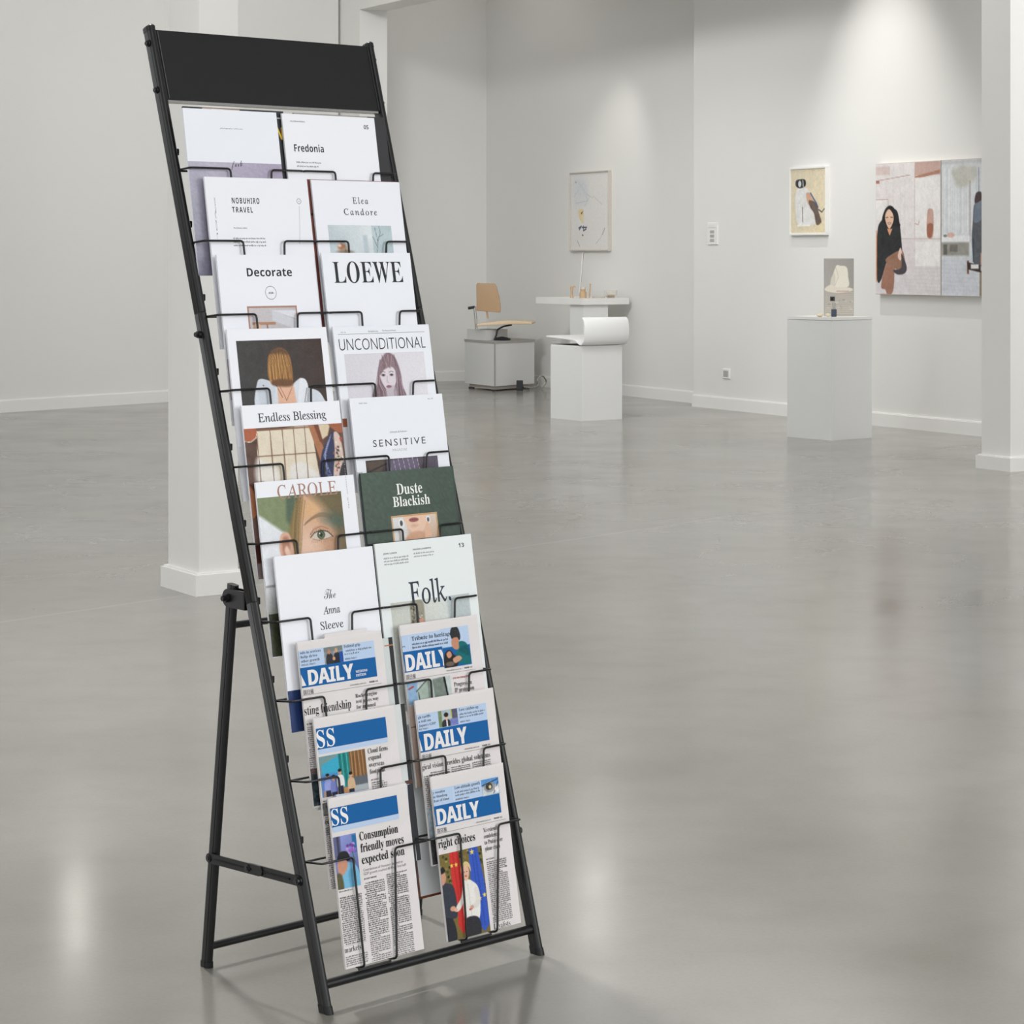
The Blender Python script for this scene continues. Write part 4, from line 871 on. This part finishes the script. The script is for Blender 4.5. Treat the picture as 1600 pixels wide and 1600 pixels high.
MAGS = [
 ('white magazine with handwritten word above a lavender lower half, top tier left', -.0085, 1.5232, 200.5, 294, m_gradient, (236, 238, 244)),
 ('white magazine numbered 05 with a short bold black title, right of the top tier', .2042, 1.5225, 213, 294, m_fred, (240, 241, 245)),
 ('white magazine with a spaced two-line black capital title and small ringed letter at right', .0114, 1.3983, 222, 300, m_nob, (238, 239, 244)),
 ('white magazine with a two-line spaced serif title over a pale still-life photo', .2428, 1.3979, 205, 294, m_elea, (238, 239, 245)),
 ('white magazine with a bold rounded title, ringed letters and brown-framed interior photo', .0082, 1.2576, 210, 294, m_decor, (238, 239, 245)),
 ('plain white magazine with one huge five-letter serif word at the top', .2353, 1.2613, 205, 294, m_loewe, (238, 240, 245)),
 ('white magazine with a photo of a blond bob seen from behind', .0022, 1.1250, 213, 292, m_bob, (239, 240, 245)),
 ('white magazine with thin wide capitals above a portrait of a long-haired woman', .2300, 1.1250, 222, 294, m_uncond, (236, 238, 243)),
 ('white magazine with a light serif title over a warm window and patterned cloth photo', .0050, .9918, 209, 292, m_endless, (239, 240, 245)),
 ('white magazine with one widely spaced capital title in its middle, right of the fifth tier', .2377, .9945, 214, 292, m_sens, (236, 238, 243)),
 ('white magazine with a close-up photo of a green eye below rose capitals', .0063, .8595, 209, 291, m_carole, (238, 239, 244)),
 ('dark green magazine with a white two-line title and gold-framed lips photo', .2308, .8605, 214, 291, m_green, (52, 70, 60)),
 ('white magazine with a thin three-line title and a navy blue lower edge', .0179, .7325, 210, 288, m_anna, (238, 239, 244)),
 ('pale grey-green magazine numbered 13 with one large dark serif word', .2333, .7353, 222, 290, m_folk, (231, 236, 235))]
for a in MAGS: magazine(*a)
BK = 'magazines standing behind others in the pockets'
magazine('dark magazine with a yellow letter showing in the gap between the two top-tier magazines', -.003, 1.5285, 216, 292, m_dark, (44, 44, 48), .044, .004, BK)
magazine('dark magazine showing as a strip beside the right post, behind the magazine numbered 05', .236, 1.5270, 212, 292, lambda p: p.rect(0, 0, 120, 9, (150, 146, 142), 1).rect(120, 0, 170, 6, (150, 146, 144), 1), (48, 48, 50), .044, .004, BK)
magazine('brick red magazine showing behind the spaced serif title magazine, right of the second tier', .2385, 1.4010, 206, 294, lambda p: p.rect(0, 62, 206, 66, (40, 24, 26), 1), (122, 66, 60), .044, .004, BK)
magazine('black magazine showing as a thin line behind the pale magazine numbered 13', .2262, .7372, 212, 290, None, (22, 23, 24), .044, .004, BK)
magazine('pale magazine with black right edge behind the weekend newspaper of the eighth tier', .046, .574, 194, 262, lambda p: p.rect(185, 0, 194, 262, (26, 27, 30), 1).rect(175, 12, 194, 14, (190, 118, 76), 2), (206, 212, 210), .043, .004, BK)
magazine('pale magazine with black right edge behind the newspaper showing a group of people', .050, .460, 190, 262, lambda p: p.rect(181, 0, 190, 262, (30, 30, 32), 1).rect(173, 128, 190, 134, (84, 48, 40), 2), (214, 218, 216), .043, .004, BK)
magazine('pale blue magazine with black right edge behind the newspaper with the three-line headline', .052, .333, 160, 262, lambda p: p.rect(152, 0, 160, 190, (26, 30, 40), 1), (196, 208, 222), .043, .004, BK, roll=R_(2.6))
magazine('white magazine with a thin brown border behind the lower right newspapers', .250, .425, 190, 292, lambda p: p.rect(0, 0, 4, 292, (120, 70, 50), 1).rect(0, 288, 190, 292, (120, 64, 44), 1), (222, 226, 228), .010, .004, BK)

BLUE = (24, 96, 160); PALE = (186, 206, 232); NP = (228, 222, 221)
NI = (40, 38, 40)
def newspaper(label, u0, s_top, w, h, art, th=.007, dtop=.05, peek=None, group='folded newspapers in the lower pockets'):
    t = item_root('newspaper', label, 'newspaper', u0, s_top, h / 1000, dtop, group)
    W_, H_ = w / 1000, h / 1000
    # folded sheets: rounded fold on the left and a thin wedge of loose edges on the right
    rings = []
    for z, k in ((0, .9), (.004, 1), (H_ - .006, 1), (H_ - .001, .8)):
        ring = []
        for a in range(90, 271, 20): ring.append((.0035 + .0035 * math.cos(R_(a)), .0004 + th / 2 - (th / 2) * k * math.sin(R_(a)) * -1, z))
        ring += [(W_ - .001, .0004 + th / 2 - th * .42 * k, z), (W_ + .0008, .0004 + th / 2, z), (W_ - .001, .0004 + th / 2 + th * .42 * k, z)][::1]
        rings.append(ring)
    b = MB(); b.loft(rings); b.build('folded_sheets', 'news', t)
    if peek: MB().box((peek[0] / 1000, th * .55, H_ - .03), (peek[1] / 1000, th * .95, H_ + peek[2] / 1000), .001).build('inner_sheet', 'news', t)
    p = Print(w, h); n = int(w / 6)
    for i in range(n): p.rect(w * i / n, 0, w * (i + 1) / n, h, NP, 0)
    art(p)
    def warp(q):
        x, y, z = q; r = .006
        if z > H_ - .003: y += ((z - H_ + .003) / .003) ** 2 * .0012
        return (x, y, z)
    p.build('front_page', 'newsink', t, 0.0, None, False, warp); return t
def masthead(p, y_hd, hd_h, band0, band1, x1, dx0, dx1, dtop, dbase, right, extra=None):
    p.rect(0, y_hd, x1, band0, PALE, 1); p.rect(0, band0, x1, band1, BLUE, 1)
    for q in (-.7, .7): p.text('DAILY', dx0 + q, dbase, dbase - dtop + 1, 'heavy', dx1 + q, (232, 230, 228), layer=3 + .2 * (q > 0))
    p.poly([(0, dtop + 4), (max(1, dx0 - 6), dbase), (0, dbase)], (232, 230, 228), 3)
    p.text('chinadaily.com.cn', x1 - 60, band1 + 9, 2.7, 'sans', x1 - 26, (90, 88, 90)); p.text('RMB ¥2', x1 - 18, band1 + 9, 2.7, 'bold', x1, (60, 58, 60))
    p.line(0, band1 + 12.5, x1 + 8, band1 + 12.5, .6, (140, 136, 136)); p.text('国日报', 2, band1 + 11, 6, 'bold', 23, (40, 40, 44))
def n_week(p):
    masthead(p, 15, 0, 43, 75.5, 160, 15, 110, 49, 72.5, '')
    for k, s_ in enumerate(('ndo in services', 'help drive', 'other growth')): p.text(s_, 3, 20.5 + 7 * k, 4.2, 'serif', (46, 38, 42)[k], NI)
    p.text('SINGLES, PAGE 3', 3, 40, 2.6, 'bold', 32, NI)
    im = Img(40, 28, (150, 156, 160), .9); im.noise(30, 5).rect(0, 0, 40, 8, (120, 130, 126), 3).smooth([(4, 28), (6, 12), (16, 12), (20, 28)], (54, 54, 60), 1).ell(11, 8, 3, 4, (190, 130, 104), 1).smooth([(20, 28), (22, 12), (32, 12), (34, 28)], (44, 46, 54), 1).ell(26, 7, 3, 4, (206, 160, 130), 1).rect(32, 10, 40, 28, (40, 84, 160), 1).ell(20, 20, 3, 3, (210, 160, 120), 1)
    p.img(52, 15.3, im, 2); p.text('Federal grip', 95, 20.5, 5, 'serif', 130, NI); p.scribble(95, 25, 157, 34, 5.2, 2.2, (80, 80, 90), ragged=.1); p.text('WORLD, PAGE 11', 95, 40.5, 2.6, 'bold', 120, NI)
    p.text('WEEKEND', 115, 64.5, 4, 'bold', 140, (226, 228, 230)); p.text('EDITION', 115, 70.8, 4, 'bold', 136, (226, 228, 230))
    p.text('sting friendship', 0, 120.5, 14.5, 'serifl', 98, (30, 28, 30)); 
    for k, s_ in enumerate(('Rocket engine', 'test paves way', 'for manned', 'moon mission')): p.text(s_, 109, 105.5 + 9.2 * k, 6.2, 'serifl', (156, 158, 150, 156)[k], (50, 48, 50))
    p.scribble(2, 140, 60, 190, 3.3, 1.5); p.scribble(2, 134, 30, 136, 3, 1.8); p.scribble(0, 190, 12, 225, 3.3, 1.5)
    im = Img(60, 60, (52, 64, 70), 1.5); im.noise(26, 4).noise(20, 8).rect(0, 0, 60, 9, (112, 92, 88), 2); p.img(0, 208, im, 1)
def n_trib(p):
    masthead(p, 18, 0, 46, 81, 153, 4, 101, 52, 79, ''); p.line(16, 20, 16, 44, .5, (230, 236, 244), 3)
    p.text('n', 1, 38, 3, 'bold', 6, NI); p.text('Tribute to heritage', 22, 29, 7, 'serif', 113, NI, layer=6); p.scribble(22, 34, 106, 42, 6, 2.4, (70, 72, 84), layer=6)
    im = Img(64, 68, (186, 206, 232), 1.0); im.rect(0, 33, 64, 68, BLUE, .8)
    im.smooth([(22, 6), (30, -2), (40, 2), (44, 16), (40, 24), (24, 20)], (48, 50, 52), 1.2).smooth([(24, 20), (36, 18), (40, 26), (38, 38), (28, 38), (22, 30)], (196, 140, 112), 1.3)
    im.smooth([(40, 26), (56, 30), (62, 50), (60, 66), (34, 62), (30, 44), (38, 38)], (24, 108, 112), 1.5).smooth([(36, 40), (56, 34), (60, 52)], (16, 84, 90), 4, .8)
    im.smooth([(4, 44), (16, 38), (24, 46), (34, 56), (28, 68), (2, 68)], (44, 40, 40), 1.3).smooth([(8, 44), (16, 40), (20, 48), (12, 52)], (206, 150, 120), 1).smooth([(22, 54), (36, 50), (42, 56), (26, 62)], (206, 156, 126), 1).ell(14, 62, 10, 4, (110, 96, 88), 1.5)
    p.img(89, 16, im, 4)
    im = Img(99, 40, (196, 206, 204), 1.4); im.poly([(0, 0), (24, 2), (20, 40), (0, 40)], (142, 174, 204), 2).poly([(20, 18), (44, 2), (54, 2), (56, 40), (26, 40)], (168, 184, 172), 1.5).line([(20, 18), (44, 2)], 2, (50, 60, 58), 1).line([(26, 40), (24, 20)], 2, (60, 70, 66), 1).poly([(58, 2), (82, 0), (88, 40), (60, 40)], (122, 134, 126), 2).poly([(82, 0), (87, 0), (92, 40), (88, 40)], (30, 32, 32), 1).noise(10, 6).line([(4, 12), (14, 9)], 3, (170, 60, 56), 1)
    p.img(1, 97.5, im, 2); p.text('EYE ON INDUSTRY', 106, 105, 3, 'bold', 143, (168, 60, 56)); p.text('Progress in', 107, 118, 7.5, 'serifl', 148, (50, 48, 50)); p.text('IP protection', 107, 128, 7.5, 'serifl', 152, (50, 48, 50))
    im = Img(14, 150, (186, 166, 154), 1.5); im.grad((196, 176, 164), (158, 136, 124), 90); im.line([(0, 48), (14, 48)], 1, (90, 70, 64)); p.img(0, 126, im, 1)  # tan fold edge, its shading painted into the print colour
def n_ss1(p):
    p.rect(2, 17, 150, 51, BLUE, 1); p.rect(3, 51.5, 150, 59, PALE, 1); p.text('SS', 1.5, 48.5, 28, 'serif', 39, (238, 237, 235))
    im = Img(97, 66, (90, 170, 190), 1.1); im.rect(0, 0, 97, 66, (120, 150, 150), 1).poly([(4, 14), (42, 2), (46, 66), (4, 66)], (62, 168, 198), 1.5).rect(0, 30, 34, 66, (90, 130, 196), 6).rect(40, 0, 64, 66, (36, 130, 128), 2)
    for k in range(5): im.line([(42 + k * 5, 0), (43 + k * 5, 60)], 1.2, [(20, 90, 92), (90, 190, 186)][k % 2], 1)
    im.rect(62, 0, 97, 44, (142, 104, 68), 2); im.strands(63, 0, 96, 44, 13, [(84, 58, 38), (196, 156, 108), (120, 84, 54)], 1.4, 2); im.rect(60, 42, 97, 66, (96, 102, 108), 2).rect(64, 56, 97, 66, (170, 176, 180), 1)
    im.rect(4, 56, 60, 66, (190, 140, 96), 2)
    for x, h, c in ((14, 34, (150, 160, 214)), (26, 38, (120, 130, 190)), (40, 30, (226, 226, 226)), (62, 38, (208, 176, 140))):
        im.smooth([(x - 7, h + 24), (x - 6, h + 6), (x + 6, h + 6), (x + 7, h + 24)], c, 1).ell(x, h, 3.6, 4.6, (206, 156, 126), 1).ell(x, h - 3, 3.8, 2.6, (30, 28, 30), 1).rect(x - 6, h + 22, x + 5, 66, (44, 46, 62), 1)
    p.img(2, 63, im, 2)
    for k, s_ in enumerate(('Cloud firms', 'expand', 'overseas', 'footprint')): p.text(s_, 105, 72 + 11.3 * k, 8, 'serifl', (148, 132, 137, 138)[k], (50, 48, 50))
    p.text('BY STAFF', 106, 117, 2.4, 'bold', 122, NI); p.scribble(106, 120, 140, 130, 3.3, 1.5)
    p.scribble(2, 134, 60, 190, 3.3, 1.5); im = Img(60, 20, (110, 110, 108), 1.3); im.noise(60, 4); p.img(0, 138, im, 2); p.text('od', 1, 172, 9, 'serif', 12, NI); p.scribble(1, 178, 40, 276, 3.3, 1.6)
def n_love(p):
    masthead(p, 24, 0, 53, 88, 158, 11, 107, 59, 85.5, '')
    for k, s_ in enumerate(('gh tariffs', 'a toll on', "Japan's GDP")): p.text(s_, 2, 31 + 7 * k, 4.2, 'serif', (30, 30, 40)[k], NI)
    p.text('BIZ, PAGE 5', 2, 50.5, 2.6, 'bold', 22, NI)
    im = Img(44, 28, (170, 186, 190), .9); im.rect(0, 0, 8, 28, (116, 136, 96), 2).rect(30, 0, 44, 28, (92, 92, 112), 2).line([(30, 0), (30, 18)], 2, (206, 190, 60), 1).smooth([(8, 28), (10, 17), (24, 17), (28, 28)], (52, 50, 56), 1).ell(18, 12, 4.2, 5, (214, 176, 152), 1).ell(18, 8, 5, 4, (44, 34, 32), 1.2).rect(17, 17, 20, 28, (230, 230, 230), 1).rect(26, 16, 44, 28, (120, 130, 190), 2).noise(10, 3)
    p.img(47, 24.3, im, 2); p.text('Love catches up', 95, 30.5, 5, 'serif', 140, NI); p.scribble(95, 35, 154, 44, 5, 2.2, (80, 80, 92)); p.text('WORLD, PAGE 8', 95, 50, 2.6, 'bold', 118, NI)
    p.text('gical vision provides global solutions', 0, 117, 9, 'serifl', 155, (40, 38, 40))
    p.scribble(14, 124, 60, 140, 3.3, 1.5); p.scribble(64, 122, 108, 140, 3.3, 1.5); p.scribble(112, 121, 156, 140, 3.3, 1.5); p.scribble(2, 128, 60, 180, 3.3, 1.7)
    im = Img(30, 96, (140, 152, 160), 1.4); im.grad((176, 190, 198), (120, 134, 142), 90).noise(14, 5).rect(0, 52, 30, 96, (56, 56, 56), 4).noise(18, 4); p.img(0, 180, im, 1)
def n_cons(p):
    p.rect(1, 16.5, 142, 47, BLUE, 1); p.rect(2, 47.5, 142, 55.5, PALE, 1); p.text('SS', 1.5, 44.5, 26, 'serif', 36, (238, 237, 235))
    im = Img(47, 84, (120, 140, 200), .9); im.grad((150, 160, 220), (90, 100, 150), 60).rect(0, 0, 14, 34, (100, 104, 140), 2).rect(6, 0, 11, 30, (70, 70, 96), 1).rect(38, 2, 47, 30, (40, 110, 160), 3)
    for k in range(16): im.ell(RNG.uniform(26, 44), RNG.uniform(14, 30), 3, 2.6, [(150, 100, 190), (190, 150, 220), (110, 70, 150)][k % 3], 1.2)
    im.line([(36, 28), (40, 46)], 1.5, (60, 100, 60), 1)
    im.smooth([(12, 84), (12, 58), (24, 44), (40, 50), (47, 66), (47, 84)], (124, 188, 220), 1.4).smooth([(24, 60), (34, 56), (34, 84), (26, 84)], (92, 154, 190), 4, .7)
    im.smooth([(4, 38), (10, 26), (24, 26), (30, 36), (26, 42)], (44, 42, 46), 1.2).smooth([(6, 40), (22, 40), (24, 50), (14, 62), (6, 60), (3, 50)], (206, 148, 122), 1.3).smooth([(0, 60), (10, 62), (12, 84), (0, 84)], (96, 92, 66), 3)
    p.img(1, 63, im, 2)
    for k, s_ in enumerate(('Consumption', 'friendly moves', 'expected soon')): p.text(s_, 55, 77 + 19 * k, 13.5, 'serif', (137, 147, 146)[k], (28, 27, 29))
    p.text('Contribution of domestic demand to', 56, 127, 4, 'light', 140, (60, 58, 62)); p.text('GDP growth reached 68.8% in first half', 56, 133, 4, 'light', 146, (60, 58, 62))
    p.text('BY STAFF WRITERS', 56, 140.5, 2.4, 'bold', 82, NI)
    p.scribble(2, 150, 46, 150.5, 3, 1.3); p.scribble(2, 160, 48, 234, 3.35, 1.65); p.line(2, 237, 48, 237, .4, (160, 156, 156)); p.text('markets', 1, 247.5, 9, 'serifl', 35, (50, 48, 50)); p.scribble(2, 254, 48, 270, 3.35, 1.65)
    p.scribble(55, 146, 98, 271, 3.35, 1.65); p.scribble(103, 140, 147, 271, 3.35, 1.65)
def n_flag(p):
    masthead(p, 22, 0, 49.5, 83, 150, 5, 100, 56, 81, '')
    for k, s_ in enumerate(('y wooden', 'in Shandong', 'feat of time')): p.text(s_, 1, 29 + 7 * k, 4.2, 'serif', (28, 32, 36)[k], NI)
    p.line(46, 24, 46, 48, .5, (232, 238, 246), 3); p.text('Low-altitude growth', 50, 28.5, 5, 'serif', 108, NI); p.scribble(50, 33, 108, 41, 5, 2.2, (80, 80, 92)); p.text('BUSINESS, PAGE 6', 50, 47, 2.6, 'bold', 80, NI)
    im = Img(40, 28, (90, 150, 210), .9); im.rect(0, 12, 40, 28, (206, 210, 212), 3).ell(18, 14, 13, 9, (150, 154, 156), 1.5).ell(17, 13, 8, 6, (60, 64, 66), 1.5).ell(19, 14, 3, 3, (226, 206, 150), 1).line([(0, 10), (38, 3)], 1.6, (40, 44, 50), 1).line([(26, 26), (38, 8)], 1.6, (60, 64, 70), 1).ell(34, 20, 5, 5, (232, 232, 232), 1).noise(16, 3)
    p.img(111, 22.3, im, 4)
    p.text('right choices', 1, 119.5, 13.5, 'serif', 84, (28, 27, 29))
    for k, s_ in enumerate(('Xi extends', 'condolences', 'to Putin over', 'plane crash')): p.text(s_, 104, 110 + 10.4 * k, 7.2, 'serifl', (138, 140, 146, 138)[k], (50, 48, 50))
    p.text('BY STAFF', 104, 157, 2.4, 'bold', 122, NI); p.scribble(104, 160, 150, 263, 3.35, 1.65); p.text('Loyalists', 104, 273.5, 9, 'serifl', 142, (40, 38, 40))
    im = Img(96, 144, (120, 106, 60), 1.15)
    for k in range(160): im.ell(RNG.uniform(0, 96), RNG.uniform(0, 90), 3, 2.4, [(70, 78, 40), (176, 150, 80), (50, 52, 34), (140, 120, 70), (110, 120, 60)][k % 5], 1.5)
    im.poly([(22, 0), (42, 0), (46, 40), (50, 92), (42, 130), (34, 132), (22, 60)], (206, 56, 52), 1.5).poly([(28, 90), (46, 84), (48, 118), (36, 138), (26, 122)], (206, 56, 52), 1.2)
    for k in range(2): im.line([(30 + k * 9, 0), (34 + k * 8, 90)], 2, (160, 36, 38), 3, .6)
    im.poly([(66, 0), (86, 0), (94, 60), (96, 130), (84, 142), (70, 128), (64, 50)], (58, 92, 190), 1.5)
    for k in range(2): im.line([(73 + k * 7, 0), (78 + k * 7, 130)], 2.4, (40, 66, 150), 3, .6)
    def star(x, y, r):
        im.poly([(x + (r if k % 2 == 0 else r * .42) * math.sin(k * math.pi / 5), y - (r if k % 2 == 0 else r * .42) * math.cos(k * math.pi / 5)) for k in range(10)], (240, 214, 90), .6)
    star(25, 22, 4.2); star(35, 22, 4.2); star(73, 7, 5.4); star(80, 86, 4.6); star(91, 82, 4.6)
    # two people shaking hands, dark suit and white jacket
    im.smooth([(-6, 50), (8, 48), (24, 56), (28, 84), (26, 106), (14, 112), (16, 144), (-6, 144)], (58, 62, 72), 1.4).smooth([(-4, 28), (6, 26), (10, 38), (6, 48), (-4, 50)], (206, 152, 124), 1.3).smooth([(-5, 30), (4, 20), (10, 28), (2, 32)], (40, 38, 38), 1.3)
    im.smooth([(-6, 108), (16, 110), (20, 144), (-6, 144)], (46, 48, 54), 1.6)
    im.smooth([(46, 54), (56, 50), (66, 54), (78, 66), (80, 92), (72, 120), (44, 118), (42, 84)], (236, 233, 226), 1.4).smooth([(44, 114), (72, 116), (74, 144), (42, 144)], (52, 52, 56), 1.5)
    im.smooth([(45, 62), (46, 80), (34, 96), (24, 98), (26, 90), (38, 78)], (230, 226, 218), 1.3).smooth([(70, 66), (80, 72), (78, 96), (62, 100), (58, 94), (70, 88)], (222, 218, 210), 1.5, .9)
    im.smooth([(48, 28), (56, 26), (62, 34), (60, 46), (54, 52), (48, 46), (46, 36)], (230, 184, 160), 1.2).smooth([(44, 38), (46, 26), (56, 20), (65, 26), (66, 38), (61, 30), (52, 28), (47, 32)], (222, 196, 140), 1.2)
    im.ell(51, 37, 1.4, .9, (90, 70, 62), .6).ell(57, 37, 1.4, .9, (90, 70, 62), .6).ell(54, 44, 3, 1.3, (200, 90, 86), .7).ell(18, 92, 6, 4.2, (214, 160, 132), 1.2).ell(24, 95, 4, 3, (226, 178, 150), 1).ell(60, 97, 4.5, 3, (214, 158, 132), 1).ell(57, 100, 3.5, 1.6, (190, 60, 60), 1)
    im.line([(56, 58), (58, 112)], 1, (200, 196, 190), 1)
    p.img(0, 130.5, im, 2)
newspaper('newspaper with blue masthead and the words weekend edition, left of the eighth tier', .0346, .5875, 180, 271, n_week, peek=(60, 152, 7))
newspaper('newspaper with blue masthead and a person in a knit cap, right of the eighth tier', .2559, .5912, 178, 276, n_trib)
newspaper('newspaper with plain blue band above a photo of people at an event', .0401, .4600, 172, 276, n_ss1, peek=None)
newspaper('newspaper with blue masthead and small photo of a person in dark suit', .2585, .4610, 180, 278, n_love)
newspaper('newspaper with a three-line bold headline and a man in a light blue shirt, lowest left', .0415, .3293, 166, 273, n_cons)
newspaper('newspaper with red and blue flags behind two people shaking hands, lowest right', .2610, .3309, 167, 274, n_flag)
